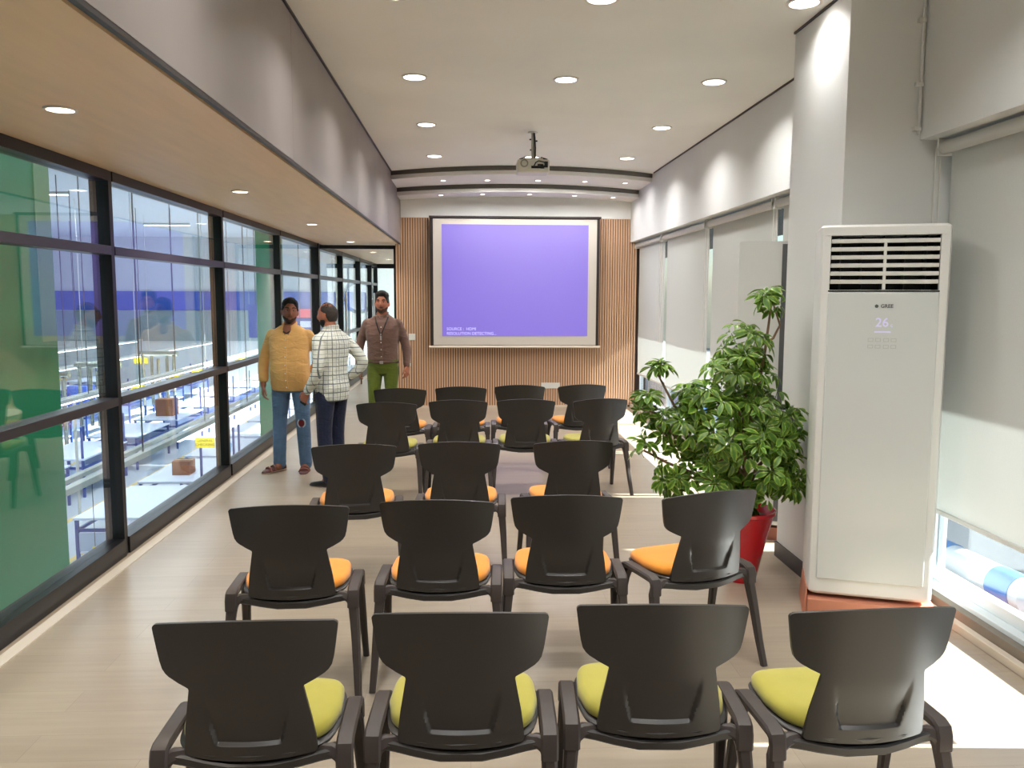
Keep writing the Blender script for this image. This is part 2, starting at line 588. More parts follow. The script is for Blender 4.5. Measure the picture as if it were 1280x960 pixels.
for k, x in enumerate((-6.65, -7.85, -10.4, -13.7)):
    o = MB().box(x - .05, x + .05, 0, 41.5, ZH, ZH + .004).build('floor_line', M_YLINE)
    tag(o, ['yellow floor line along the walking lane, nearer the glass', 'yellow floor line along the walking lane, farther from the glass',
            'yellow floor line between the second and third bench rows', 'yellow floor line between the third and fourth bench rows'][k], 'floor line', 'yellow lines on the hall floor')
M_GREEN = mat('green_column', (20, 150, 104), .5, var=.05, vscale=1.0)
M_GREENL = mat('green_pale', (126, 170, 128), .5)
for k, (y0, y1, lab) in enumerate([(5.0, 6.62, 'wide green column close behind the glass, leftmost bay'), (13.75, 14.25, 'slim green column behind the standing men, beyond the glass')]):
    hx = .35 if k == 0 else .165
    c = tag(empty('hall_column', (-3.2 - hx if k == 0 else -3.31, (y0 + y1) / 2, ZH)), lab, 'column', 'green columns in the hall')
    h = (y1 - y0) / 2
    MB().box(-hx, hx, -h, h, 0, 7.25).build('shaft', M_GREEN, c, bevel=.02)
    MB().box(hx, hx + .008, h - .25, h - .04, 4.05, 7.2).build('pale_strip', M_GREENL, c)

# ================================================================ LAMPS
def downlight_meshes(r):
    ring = MB().disc((0, 0), r, r * 1.22, -.008, 0).mesh('trim_ring', M_RING, True)
    return ring
def make_downlight(x, y, z, r, watts, label, group, warm=False, spread=136):
    t = tag(empty('downlight', (x, y, z)), label, 'ceiling light', group)
    key = (round(r, 3), warm)
    if key not in DL:
        DL[key] = (downlight_meshes(r), MB().disc((0, 0), 0, r, -.004, -.001, 28).mesh('diffuser', M_DIFFW if warm else M_DIFF))
    share('trim_ring', DL[key][0], t)
    share('diffuser', DL[key][1], t)
    ld = bpy.data.lights.new('downlight_lamp', 'AREA')
    ld.shape = 'DISK'
    ld.size = r * 2
    ld.energy = watts
    ld.color = (1, .90, .78) if warm else (1, .988, .965)
    ld.spread = R(spread)
    lo = bpy.data.objects.new('lamp', ld)
    lo.location = (0, 0, -.012)
    col.objects.link(lo)
    lo.parent = t
    return t
DL = {}
ROWN = {4.87: 'row at the top picture edge', 6.64: 'second row in view', 8.42: 'row before the projector', 10.27: 'row nearest the curved steps'}
XN = {-.424: 'left', .752: 'middle', 1.922: 'right'}
for y in (1.22, 3.04, 4.87, 6.64, 8.42, 10.27):
    for x in (-.424, .752, 1.922):
        if y == 8.42 and x == .752:
            continue
        rn = ROWN.get(y) or {1.22: 'second row behind the picture edge', 3.04: 'first row behind the picture edge'}[y]
        make_downlight(x, y, ZC, .083, P_MAIN * (.35 if (x > 1.5 and y == 4.87) else 1), f'round white ceiling downlight, {XN[x]} in the {rn}', 'main ceiling downlights')
ordn = ['first and largest', 'second', 'third', 'fourth']
for k, y in enumerate((-1.9, .93, 3.775, 6.6, 9.52, 12.53, 15.43, 18.39)):
    if k < 2:
        lab = 'round downlight in the wooden ceiling ' + ('behind' if k == 0 else 'beside') + ' the camera'
    elif k < 6:
        lab = f'warm round downlight in the wooden ceiling, {ordn[k - 2]} along the glass wall'
    else:
        lab = ['warm downlight just behind the black portal', 'warm downlight at the far end of the corridor'][k - 6]
    make_downlight(-1.765, y, ZW, .056, P_SIDE, lab, 'wooden ceiling downlights', True)
pos = ['leftmost', 'second from left', 'middle', 'second from right', 'rightmost']
for k, x in enumerate((-.36, .24, .93, 1.58, 2.16)):
    u = (x - .72) / 1.79
    make_downlight(x, 11.48 + .25 * u * u, 3.325, .035, P_STEP * (.4 if k in (0, 4) else 1), f'tiny downlight on the front curved step, {pos[k]}', 'lights of the front curved step', spread=170)
for k, x in enumerate((-.42, .19, .88, 1.55, 2.14)):
    u = (x - .72) / 1.79
    make_downlight(x, 12.36 + .2 * u * u, 3.228 + .028 * (1 - u * u) - .012, .035, P_STEP * (.4 if k in (0, 4) else 1), f'tiny downlight on the rear curved step, {pos[k]}', 'lights of the rear curved step', spread=170)

# ================================================================ SCREEN AND PROJECTOR
def screen_material():
    m = bpy.data.materials.new('projected_image')
    m.use_nodes = True
    N, L = m.node_tree.nodes, m.node_tree.links
    b = N['Principled BSDF']
    b.inputs['Base Color'].default_value = srgb(122, 112, 140)
    b.inputs['Roughness'].default_value = .8
    b.inputs['Specular IOR Level'].default_value = .1
    b.inputs['Emission Color'].default_value = srgb(120, 96, 255)
    b.inputs['Emission Strength'].default_value = .41
    return m
M_SCR = mat('screen_fabric', (200, 192, 182), .8, spec=.1)
M_IMG = screen_material()
M_SCRB = mat('screen_border', (38, 28, 26), .6)
sc = tag(empty('projector_screen', (.70, 12.87, .96)), 'white pull-down projector screen showing a plain violet picture', 'screen')
SW, SZ0, SZ1 = 1.262, .035, 1.97
MB().box(-SW - .045, SW + .045, .004, .012, SZ0 - .02, SZ1 + .02).build('black_border', M_SCRB, sc)
MB().box(-SW, SW, -.002, .004, SZ0, SZ1).build('fabric', M_SCR, sc)
MB().box(-1.13, 1.13, -.005, -.002, .175, 1.885).build('picture', M_IMG, sc)
MB().tube([(-SW - .07, 0, .008), (SW + .07, 0, .008)], .018, 10).build('bottom_bar', mat('screen_bar', (222, 206, 192), .4), sc, smooth=True)
MB().box(-SW - .06, SW + .06, -.03, .05, SZ1 + .012, SZ1 + .04).build('top_case', M_SCRB, sc)
for x in (-1.0, 1.0):
    MB().box(x - .03, x + .03, .045, .17, SZ1 + .0, SZ1 + .04).build('wall_bracket', M_SCRB, sc)
M_TXT = mat('screen_text', (205, 200, 255), .6, emit=(205, 200, 255), estr=.42)
text_mesh('caption', 'SOURCE :  HDMI', .062, M_TXT, sc, (-1.06, -.0062, .285), align='LEFT')
text_mesh('caption', 'RESOLUTION DETECTING...', .062, M_TXT, sc, (-1.06, -.0062, .215), align='LEFT')

pj = tag(empty('ceiling_projector', (.652, 8.74, ZC)), 'white projector hanging on a pole from the ceiling', 'projector')
M_PJ = mat('projector_white', (218, 216, 206), .4)
M_DK = mat('dark_plastic', (26, 25, 26), .5)
body = MB().box(-.165, .165, -.13, .13, -.425, -.292).build('body', M_PJ, pj, bevel=.018)
MB().disc((0, 0), .028, .04, 0, .012).build('speaker_ring', mat('projector_vent', (150, 150, 140), .6), body, loc=(0, 0, 0)).matrix_local = Matrix.Translation((-.095, -.13, -.335)) @ Matrix.Rotation(R(90), 4, 'X')
for x, z, w, h in ((-.012, -.372, .012, .012), (.016, -.372, .02, .012), (.05, -.372, .026, .012), (.09, -.37, .02, .016), (.07, -.35, .03, .008), (.128, -.345, .018, .03)):
    MB().box(x - w, x + w, -.136, -.128, z - h, z + h).build('socket', M_DK, body)
MB().tube([(.0, -.135, -.37), (.02, -.16, -.33), (.05, -.165, -.315), (.1, -.16, -.325), (.128, -.137, -.34)], .006, 8).build('cable', M_DK, pj, smooth=True)
MB().tube([(.0, .13, -.36), (.0, .17, -.36)], [.04, .036], 20).build('lens', M_DK, body, smooth=True)
MB().box(-.10, .10, -.09, .09, -.292, -.275).build('bracket', M_PJ, pj)
for x in (-.14, .14):
    MB().tube([(x, -.1, -.292), (x * .6, -.05, -.265)], .008, 8).build('arm', M_DK, pj)
MB().tube([(0, 0, -.28), (0, 0, 0)], .017, 14).build('pole', mat('pole_steel', (180, 178, 172), .35, metal=.6), pj, smooth=True)
MB().tube([(.022, -.02, -.3), (.024, -.022, -.16), (.018, -.02, -.06), (.012, -.015, -.002)], .009, 8).build('cable', M_DK, pj, smooth=True)
MB().disc((0, 0), 0, .05, -.012, 0, 20).build('ceiling_plate', M_PJ, pj)
for z, x0, x1 in ((-.075, -.035, -.012), (-.09, .012, .048), (-.18, -.03, -.012)):
    MB().box(x0, x1, -.008, .008, z - .006, z + .006).build('pole_clamp', M_DK, pj)

# wall plates on the slats
def wall_plate(x, z, w, h, label):
    t = tag(empty('switch_plate', (x, D - .022, z)), label, 'switch')
    MB().box(-w / 2, w / 2, -.01, 0, -h / 2, h / 2).build('plate', M_WHITE, t, bevel=.002)
    n = 2 if w < .14 else 3
    for i in range(n):
        cx = -w / 2 + w * (i + .5) / n
        MB().box(cx - w * .38 / n, cx + w * .38 / n, -.014, -.01, -h * .34, h * .34).build('rocker', M_WHITE, t)
wall_plate(-.905, 1.115, .10, .10, 'square white switch plate on the slats beside the screen')
wall_plate(1.275, .345, .30, .09, 'long white socket plate low on the slat wall')

# ================================================================ ROLLER BLINDS
def blind_mat():
    m = bpy.data.materials.new('blind_fabric')
    m.use_nodes = True
    N, L = m.node_tree.nodes, m.node_tree.links
    N.clear()
    o = N.new('ShaderNodeOutputMaterial')
    d = N.new('ShaderNodeBsdfDiffuse')
    t = N.new('ShaderNodeBsdfTranslucent')
    mx = N.new('ShaderNodeMixShader')
    tc = N.new('ShaderNodeTexCoord')
    n = N.new('ShaderNodeTexNoise')
    n.inputs['Scale'].default_value = 300
    r = N.new('ShaderNodeValToRGB')
    r.color_ramp.elements[0].color = srgb(190, 191, 187)
    r.color_ramp.elements[1].color = srgb(204, 205, 201)
    L.new(tc.outputs['Object'], n.inputs['Vector'])
    L.new(n.outputs['Fac'], r.inputs['Fac'])
    L.new(r.outputs[0], d.inputs['Color'])
    t.inputs['Color'].default_value = srgb(206, 210, 204)
    mx.inputs[0].default_value = .075
    L.new(d.outputs[0], mx.inputs[1])
    L.new(t.outputs[0], mx.inputs[2])
    L.new(mx.outputs[0], o.inputs[0])
    return m
M_BLIND = blind_mat()
M_TUBE = mat('blind_tube', (198, 197, 192), .5)
M_CORD = mat('cord_white', (218, 216, 208), .6)
def blind(y0, y1, z0, label, cord_y, ztop=2.545):
    t = tag(empty('roller_blind', (XBL, (y0 + y1) / 2, z0)), label, 'blind', 'roller blinds on the right wall')
    h = (y1 - y0) / 2
    H = ztop - z0
    MB().tube([(0, -h, H), (0, h, H)], .036, 16).build('roller_tube', M_TUBE, t, smooth=True)
    mb = MB()
    n = 14
    rows = []
    for j in range(n + 1):
        z = .012 + (H - .02) * j / n
        rows.append([(.034 + .002 * math.sin(j * 1.7), -h + .03, z), (.034 + .003 * math.sin(j * 1.1 + 1), 0, z), (.034 + .002 * math.sin(j * 1.3), h - .03, z)])
    mb.loft(rows, False, closed=False)
    mb.build('fabric', M_BLIND, t, smooth=True)
    MB().box(.024, .044, -h + .03, h - .03, -.004, .022).build('bottom_bar', M_TUBE, t, bevel=.003)
    for e in (-h, h - .012):
        MB().box(-.04, .05, e, e + .012, H - .045, H + .05).build('bracket', M_WHITE, t, bevel=.003)
    cy = (h - .006) if cord_y > 0 else (-h + .006)
    for dx in (-.045, -.018):
        MB().tube([(dx, cy, H), (dx * 1.05, cy, H * .62), (dx * .9, cy, max(.25, H * .3))], .0035, 6).build('cord', M_CORD, t)
blind(2.93, 4.565, .535, 'grey roller blind right of the tall air conditioner, lower part sunlit', 1, 2.575)
blind(.26, 2.24, 1.75, 'unseen grey roller blind beside the camera, half raised to add daylight on the chairs', -1, 2.575)  # out of view, raised to let extra daylight onto the chair backs
blind(5.46, 7.02, .535, 'grey roller blind behind the second air conditioner', 1)
blind(7.09, 9.06, .535, 'grey roller blind just left of the second air conditioner', 1)
blind(9.14, 11.16, .535, 'grey roller blind second from the slat wall, behind the plant tip', 1)
blind(11.24, 13.005, .535, 'narrow grey roller blind next to the slat wall', -1)

# small pipe clips on the column corner
cl = tag(empty('corner_conduit', (2.49, YC0 - .012, 2.65)), 'thin white conduit with clips up the column corner', 'conduit')
MB().tube([(0, 0, 0), (0, 0, .78)], .007, 8).build('pipe', M_WALL, cl, smooth=True)
for z in (.02, .26, .60):
    MB().box(-.03, .012, -.012, .011, z, z + .022).build('clip', M_WALL, cl)

# ================================================================ AIR CONDITIONERS
M_AC = mat('ac_body', (222, 222, 217), .35)
M_ACP = mat('ac_panel', (206, 210, 207), .22, coat=.4)
M_ACD = mat('ac_dark', (16, 18, 22), .5)
M_PRINT = mat('ac_print', (84, 86, 84), .5)
M_PRINTL = mat('ac_print_pale', (168, 170, 165), .5)
M_LED = mat('ac_led', (205, 202, 224), .5, emit=(205, 200, 255), estr=.22)
def air_con(loc, rz, label, W=.635, Dp=.37, Hh=2.03):
    t = tag(empty('air_conditioner', loc, rz), label, 'air conditioner')
    w = W / 2
    gx0, gx1, gz0, gz1 = -w + .05, w - .055, 1.69, Hh - .055
    mb = MB()
    def ring(z, e=0.0):
        c = .035
        return [(-w + e, Dp, z), (-w + e, c + e, z), (-w + c * .35 + e, c * .3 + e, z), (-w + c + e, e, z), (w - c - e, e, z), (w - c * .35 - e, c * .3 + e, z), (w - e, c + e, z), (w - e, Dp, z)]
    body = MB()
    # body shell below the grille, then a ring of blocks around the opening
    body.loft([ring(.02, .012), ring(.0 + .035), ring(gz0)], True)
    body.loft([ring(gz1), ring(Hh - .012), ring(Hh, .010)], True)
    body.box(-w, gx0, .035, Dp, gz0, gz1)
    body.hexa([(-w + .012, .010, gz0), (gx0, .0, gz0), (gx0, .036, gz0), (-w, .036, gz0), (-w + .012, .010, gz1), (gx0, .0, gz1), (gx0, .036, gz1), (-w, .036, gz1)])
    body.box(gx1, w, .035, Dp, gz0, gz1)
    body.hexa([(gx1, 0, gz0), (w - .012, .010, gz0), (w, .036, gz0), (gx1, .036, gz0), (gx1, 0, gz1), (w - .012, .010, gz1), (w, .036, gz1), (gx1, .036, gz1)])
    body.box(gx0, gx1, .20, Dp, gz0, gz1)
    body.build('body', M_AC, t, smooth=True)
    MB().box(gx0, gx1, .19, .199, gz0, gz1).build('grille_back', M_ACD, t)
    for e in (gx0, gx1 - .002):
        MB().box(e, e + .002, .03, .19, gz0, gz1).build('grille_side', M_ACD, t)
    n = 6
    for i in range(n):
        z = gz0 + .025 + (gz1 - gz0 - .03) * i / n + .018
        l = MB()
        prof = [(.0, z + .009), (.004, z - .009), (.012, z - .011), (.050, z - .006), (.050, z + .000), (.008, z + .011)]
        l.loft([[(gx0 + .004, a, b) for a, b in prof], [(gx1 - .004, a, b) for a, b in prof]], True)
        lo = l.build('louvre', M_AC, t, smooth=True)
        MB().box(-.007, .007, .001, .02, z - .04, z - .008).build('pin', M_AC, lo)
    for k in range(5):
        x = gx0 + .06 + k * .105
        MB().box(x, x + .004, .09, .18, gz0, gz1).build('vertical_vane', mat('ac_vane', (60, 62, 66), .5), t)
    p = MB().box(gx0 - .006, gx1 + .004, -.010, .004, .11, gz0 - .012).build('front_panel', M_ACP, t, bevel=.006)
    MB().box(gx0 - .006, gx1 + .004, -.003, .003, gz0 - .010, gz0 - .002).build('panel_gap', M_ACD, t)
    MB().box(-w - .001, -w + .004, .05, Dp, .62, .625).build('side_seam', M_PRINTL, t)
    # maker's mark, display, touch keys
    cx = (gx0 + gx1) / 2 + .005
    text_mesh('maker_name', 'GREE', .026, M_PRINT, p, (cx + .016, -.0112, 1.605), bold=.0006)
    MB().tube([(cx - .034, -.0098, 1.605), (cx - .034, -.0115, 1.605)], .010, 6).build('maker_mark', M_PRINT, p)
    text_mesh('temperature', '26', .066, M_LED, p, (cx - .004, -.0112, 1.518), bold=.0008)
    text_mesh('unit', 'c', .03, M_LED, p, (cx + .043, -.0112, 1.506))
    MB().box(cx - .04, cx + .04, -.0112, -.0098, 1.466, 1.474).build('indicator', M_LED, p)
    for i in range(4):
        for j in range(2):
            x, z = cx + (-.056, -.02, .02, .056)[i], 1.428 - .035 * j
            b = MB()
            a, hh = .013, .009
            for q in ((x - a, x + a, z + hh - .002, z + hh), (x - a, x + a, z - hh, z - hh + .002), (x - a, x - a + .002, z - hh, z + hh), (x + a - .002, x + a, z - hh, z + hh)):
                b.box(q[0], q[1], -.0112, -.0098, q[2], q[3])
            b.build('touch_key', M_PRINTL, p)
    MB().box(-.065, -.01, Dp - .002, Dp + .006, .05, Hh - .02).build('rear_strip', mat('ac_strip', (96, 98, 100), .4), t)
    return t
AC_RZ = math.atan2(4.158 - 4.362, 2.465 - 1.864)
acx, acy = (1.864 + 2.465) / 2, (4.362 + 4.158) / 2
air_con((acx, acy, .10), AC_RZ, 'tall white floor-standing air conditioner with open louvres near the camera')
air_con((2.291, 6.075, .09), R(160), 'white floor-standing air conditioner behind the plant, its back towards the camera', W=.56, Dp=.34, Hh=2.05)
MB_ = MB().box(-.275, .285, .0, .345, 0, .09)
o = MB_.build('plinth', mat('plinth_wood', (150, 92, 74), .6, var=.08, vscale=6)); o.location = (2.291, 6.075, 0); o.rotation_euler = (0, 0, R(160))
tag(o, 'brown wooden plinth under the air conditioner behind the plant', 'plinth')
M_TERRA = mat('terracotta_board', (196, 128, 100), .6, var=.07, vscale=5)
pl = tag(empty('plinth', (acx, acy, 0), AC_RZ), 'terracotta coloured plinth under the tall air conditioner near the camera', 'plinth')
MB().box(-.315, .335, -.035, .34, 0, .098).build('block', M_TERRA, pl, bevel=.004)
MB().hexa([(-.335, -.02, 0), (-.317, -.02, 0), (-.317, .33, 0), (-.335, .33, 0), (-.322, -.01, .155), (-.317, -.01, .155), (-.317, .33, .155), (-.322, .33, .155)]).build('side_board', M_TERRA, pl)

# ================================================================ CHAIRS
M_CH = mat('chair_shell', (46, 43, 41), .38, spec=.5, bump=.03, bscale=500)
M_CHL = mat('chair_frame', (66, 58, 55), .45, spec=.35)
M_LIME = mat('cushion_lime', (170, 160, 58), .85, bump=.12, bscale=420, sheen=.3, var=.04, vscale=14)
M_ORANGE = mat('cushion_orange', (236, 148, 40), .85, bump=.12, bscale=420, sheen=.3, var=.04, vscale=14)
def sstep(a, b, x):
    t = max(0.0, min(1.0, (x - a) / (b - a)))
    return t * t * (3 - 2 * t)
def back_hw(t):
    """half width of the back at normalised height t (0 bottom .. 1 top)"""
    P = [(0, .180), (.02, .186), (.10, .184), (.25, .176), (.40, .165), (.512, .157), (.526, .159), (.56, .187), (.60, .214), (.625, .225), (.66, .234), (.72, .240), (.80, .245), (.93, .252), (.975, .254), (.99, .251), (1.0, .244)]
    for (a, va), (b, vb) in zip(P[:-1], P[1:]):
        if t <= b:
            return va + (vb - va) * (t - a) / (b - a)
    return P[-1][1]
def chair_back_mesh():
    nu = 76
    ts = [0, .01, .02, .05, .08, .10, .107, .114, .121, .128, .135, .15, .17, .19, .22, .26, .30, .34, .38, .42, .46, .49, .512, .526, .56, .60, .625, .64, .66, .69, .72, .76, .80, .86, .93, .955, .975, .99, 1.0]
    outer, inner = [], []
    for t in ts:
        hw = back_hw(t)
        ro, ri = [], []
        for i in range(nu + 1):
            u = -1 + 2 * i / nu
            x = u * hw
            z0 = .440 + .006 * (x / .186) ** 2
            z1 = .875 - .030 * (x / .255) ** 2
            z = z0 + (z1 - z0) * t
            k = 1.0
            y = -.178 - .145 * (z - .445) + k * x * x
            # recessed middle field with a firm lower lip
            a = .088 + .036 * max(0, min(1, (t - .1) / .36))
            dep = .013 * sstep(a + .004, a - .004, abs(x)) * sstep(.105, .130, t) * (1 - sstep(.20, .47, t))
            ro.append((x, y + dep, z))
            ri.append((x, y + .012 + dep * .3, z))
        outer.append(ro)
        inner.append(ri)
    mb = MB()
    rings = [outer[j] + inner[j][::-1] for j in range(len(ts))]
    mb.loft(rings, False)
    n = nu + 1
    L0 = len(rings[0])
    base = 0
    top = (len(ts) - 1) * L0
    for i in range(nu):
        mb.f.append((i + 1, i, L0 - 1 - i, L0 - 2 - i)); mb.mi.append(0)
        mb.f.append((top + i, top + i + 1, top + L0 - 2 - i, top + L0 - 1 - i)); mb.mi.append(0)
    return mb
def seat_outline(hw, y0, y1, inset=0.0, n=44):
    pts = []
    cy, hy = (y0 + y1) / 2, (y1 - y0) / 2 - inset
    for k in range(n):
        a = 2 * math.pi * k / n
        c, s = math.cos(a), math.sin(a)
        x = math.copysign(abs(c) ** .32, c)
        y = math.copysign(abs(s) ** .32, s)
        yy = cy + hy * y
        w = (hw - inset) * (1 - .10 * max(0, -y) - .03 * max(0, y))
        xx = w * x
        if y < 0:
            yy += -y * (xx / hw) ** 2 * .066
        pts.append((xx, yy))
    return pts
def cushion_mb():
    mb = MB()
    rings = []
    for inset, z in ((.012, .458), (.0, .466), (.0, .484), (.006, .495), (.02, .503), (.06, .507), (.12, .506)):
        rings.append([(x, y, z - .012 * (y - .2) ** 2 * 0 - .014 * max(0, .02 - (.235 - abs(x)) * .05)) for x, y in seat_outline(.232, -.160, .222, inset)])
    mb.loft(rings, True)
    return mb
def shell_mb():
    mb = MB()
    rings = []
    for inset, z in ((.07, .415), (.03, .425), (.004, .445), (.0, .456), (.006, .460)):
        rings.append([(x, y, z) for x, y in seat_outline(.240, -.184, .230, inset)])
    mb.loft(rings, True)
    return mb
def leg_mb(sx, rear):
    s = -1 if rear else 1
    e = .0 if not rear else .004
    q = -.028 if rear else 0
    pts = [(.11 * sx, (.130 + q) * s, .424), (.18 * sx, (.140 + q) * s, .430), (.225 * sx, (.146 + q) * s, .434), (.252 * sx, (.150 + q) * s, .420), (.263 * sx, (.154 + q) * s, .385), (.270 * sx + e * sx * .4, (.172 + q * .7) * s, .28), ((.277 + e * .7) * sx, (.203 + q * .4) * s, .12), ((.283 + e) * sx, .228 * s, 0)]
    return MB().bar(pts, [.034, .036, .040, .046, .044, .038, .032, .028], [.042, .042, .044, .046, .044, .040, .034, .030], (sx, 0, .25))
def rail_mb(sx):
    pts = [(.262 * sx, -.212, .395), (.262 * sx, -.206, .432), (.260 * sx, -.188, .455), (.258 * sx, -.14, .466), (.257 * sx, 0, .466), (.258 * sx, .14, .462), (.260 * sx, .19, .450), (.262 * sx, .206, .425), (.262 * sx, .212, .39)]
    return MB().bar(pts, [.03, .034, .036, .034, .032, .034, .036, .034, .03], .052, (0, 0, 1) if False else (0, .0001, 1))
def rail_mb2(sx):
    mb = MB()
    pts = [(-.145, .385), (-.144, .43), (-.134, .456), (-.108, .466), (0, .466), (.120, .464), (.148, .455), (.162, .428), (.164, .385)]
    rings = []
    for i, (y, z) in enumerate(pts):
        a = Vector((0, pts[min(i + 1, len(pts) - 1)][0] - pts[max(i - 1, 0)][0], pts[min(i + 1, len(pts) - 1)][1] - pts[max(i - 1, 0)][1])).normalized()
        nrm = Vector((0, -a.z, a.y))
        c = Vector((.262 * sx, y, z))
        w = .026
        ring = []
        for ux, un in ((-1, .0), (-.75, .007), (.75, .007), (1, 0), (.8, -.022), (-.8, -.022)):
            ring.append(c + Vector((w * ux, 0, 0)) + nrm * un)
        rings.append(ring)
    mb.loft(rings, True)
    return mb
CH = {
    'backrest': chair_back_mesh().mesh('backrest', M_CH, True, 40),
    'seat_shell': shell_mb().mesh('seat_shell', M_CH, True, 60),
    'lime': cushion_mb().mesh('seat_cushion', M_LIME, True, 60),
    'orange': cushion_mb().mesh('seat_cushion_orange', M_ORANGE, True, 60),
    'legs': [leg_mb(sx, r).mesh('leg', M_CHL, True, 40) for sx in (-1, 1) for r in (True, False)],
    'rails': [rail_mb2(sx).mesh('side_rail', M_CHL, True, 40) for sx in (-1, 1)],
    'cross': MB().bar([(-.245, -.120, .432), (-.19, -.128, .426), (-.13, -.142, .418), (-.06, -.157, .412), (.06, -.157, .412), (.13, -.142, .418), (.19, -.128, .426), (.245, -.120, .432)], .032, .03, (0, 0, 1)).mesh('cross_rail', M_CH, True, 40),
}
def chair(x, y, deg, kind, label, group):
    t = tag(empty('stacking_chair', (x, y, 0), R(deg)), label, 'chair', group)
    share('backrest', CH['backrest'], t)
    share('seat_shell', CH['seat_shell'], t)
    share('seat_cushion', CH[kind], t)
    for m in CH['legs']:
        share('leg', m, t)
    for m in CH['rails']:
        share('side_rail', m, t)
    share('cross_rail', CH['cross'], t)
rows = [
    ('lime', 'front row', [(-.63, 2.427, 1.3), (-.024, 2.462, -1.7), (.575, 2.498, -3.1), (1.164, 2.439, 2.8)]),
    ('orange', 'second row', [(-.783, 3.685, 2.3), (-.14, 3.751, -2.2), (.442, 3.816, -2.2), (1.055, 3.85, 18)]),
    ('orange', 'third row', [(-.711, 5.129, 4.0), (-.061, 5.189, -1.9), (.625, 5.207, 5.0)]),
    ('lime', 'fourth row', [(-.695, 7.088, -1.6), (-.098, 7.23, -1.5), (.488, 7.27, -1.5), (1.10, 7.29, 13)]),
    ('orange', 'fifth row by the screen', [(-.672, 8.153, -1.3), (-.086, 8.28, -1.3), (.502, 8.412, -1.3), (1.105, 8.45, 10)]),
]
for kind, rn, ch in rows:
    nm = ['leftmost', 'second from left', 'third from left', 'rightmost'] if len(ch) == 4 else ['leftmost', 'middle', 'rightmost']
    for (x, y, a), p in zip(ch, nm):
        cname = 'lime green' if kind == 'lime' else 'orange'
        chair(x, y, a, kind, f'charcoal chair with {cname} cushion, {p} of the {rn}', 'audience chairs with ' + cname + ' cushions')

# ================================================================ POTTED UMBRELLA PLANT
rnd = random.Random(5)
PX, PY = 1.685, 4.93
plant = tag(empty('potted_umbrella_plant', (PX, PY, 0)), 'bushy variegated umbrella plant in a red pot beside the column', 'plant')
M_POT = mat('red_pot', (196, 16, 34), .25, coat=.5)
M_SOIL = mat('soil', (62, 44, 34), .95, bump=.5, bscale=60)
M_BARK = mat('bark', (132, 104, 82), .8, var=.15, vscale=30, bump=.2)
pot = MB().lathe((0, 0, 0), [(.084, 0), (.090, .012), (.140, .25), (.185, .425), (.196, .432), (.198, .452), (.186, .455), (.178, .44), (.165, .40)], 36).build('pot', M_POT, plant, smooth=True)
MB().lathe((0, 0, 0), [(.0, .405), (.09, .412), (.168, .400)], 24, cap=False).build('soil', M_SOIL, pot)

def leaf_material():
    m = bpy.data.materials.new('variegated_leaf')
    m.use_nodes = True
    N, L = m.node_tree.nodes, m.node_tree.links
    b = N['Principled BSDF']
    at = N.new('ShaderNodeAttribute')
    at.attribute_name = 'edge'
    oi = N.new('ShaderNodeObjectInfo')
    tc = N.new('ShaderNodeTexCoord')
    n = N.new('ShaderNodeTexNoise')
    n.inputs['Scale'].default_value = 28
    L.new(tc.outputs['Object'], n.inputs['Vector'])
    ad = N.new('ShaderNodeMath'); ad.operation = 'MULTIPLY_ADD'
    L.new(n.outputs['Fac'], ad.inputs[0]); ad.inputs[1].default_value = .9; ad.inputs[2].default_value = -.45
    sm = N.new('ShaderNodeMath'); sm.operation = 'ADD'
    L.new(at.outputs['Fac'], sm.inputs[0]); L.new(ad.outputs[0], sm.inputs[1])
    r = N.new('ShaderNodeValToRGB')
    e = r.color_ramp.elements
    e[0].position, e[0].color = .25, srgb(72, 112, 32)
    e[1].position, e[1].color = .92, srgb(222, 222, 140)
    x = e.new(.58); x.color = srgb(136, 168, 60)
    L.new(sm.outputs[0], r.inputs['Fac'])
    hs = N.new('ShaderNodeHueSaturation')
    mr = N.new('ShaderNodeMapRange')
    mr.inputs['To Min'].default_value = .7
    mr.inputs['To Max'].default_value = 1.35
    L.new(oi.outputs['Random'], mr.inputs['Value'])
    L.new(mr.outputs[0], hs.inputs['Value'])
    L.new(r.outputs[0], hs.inputs['Color'])
    L.new(hs.outputs[0], b.inputs['Base Color'])
    b.inputs['Roughness'].default_value = .36
    b.inputs['Specular IOR Level'].default_value = .5
    tr = N.new('ShaderNodeBsdfTranslucent')
    L.new(hs.outputs[0], tr.inputs['Color'])
    mx = N.new('ShaderNodeMixShader')
    mx.inputs[0].default_value = .25
    L.new(b.outputs[0], mx.inputs[1]); L.new(tr.outputs[0], mx.inputs[2])
    L.new(mx.outputs[0], N['Material Output'].inputs[0])
    return m
M_LEAF = leaf_material()
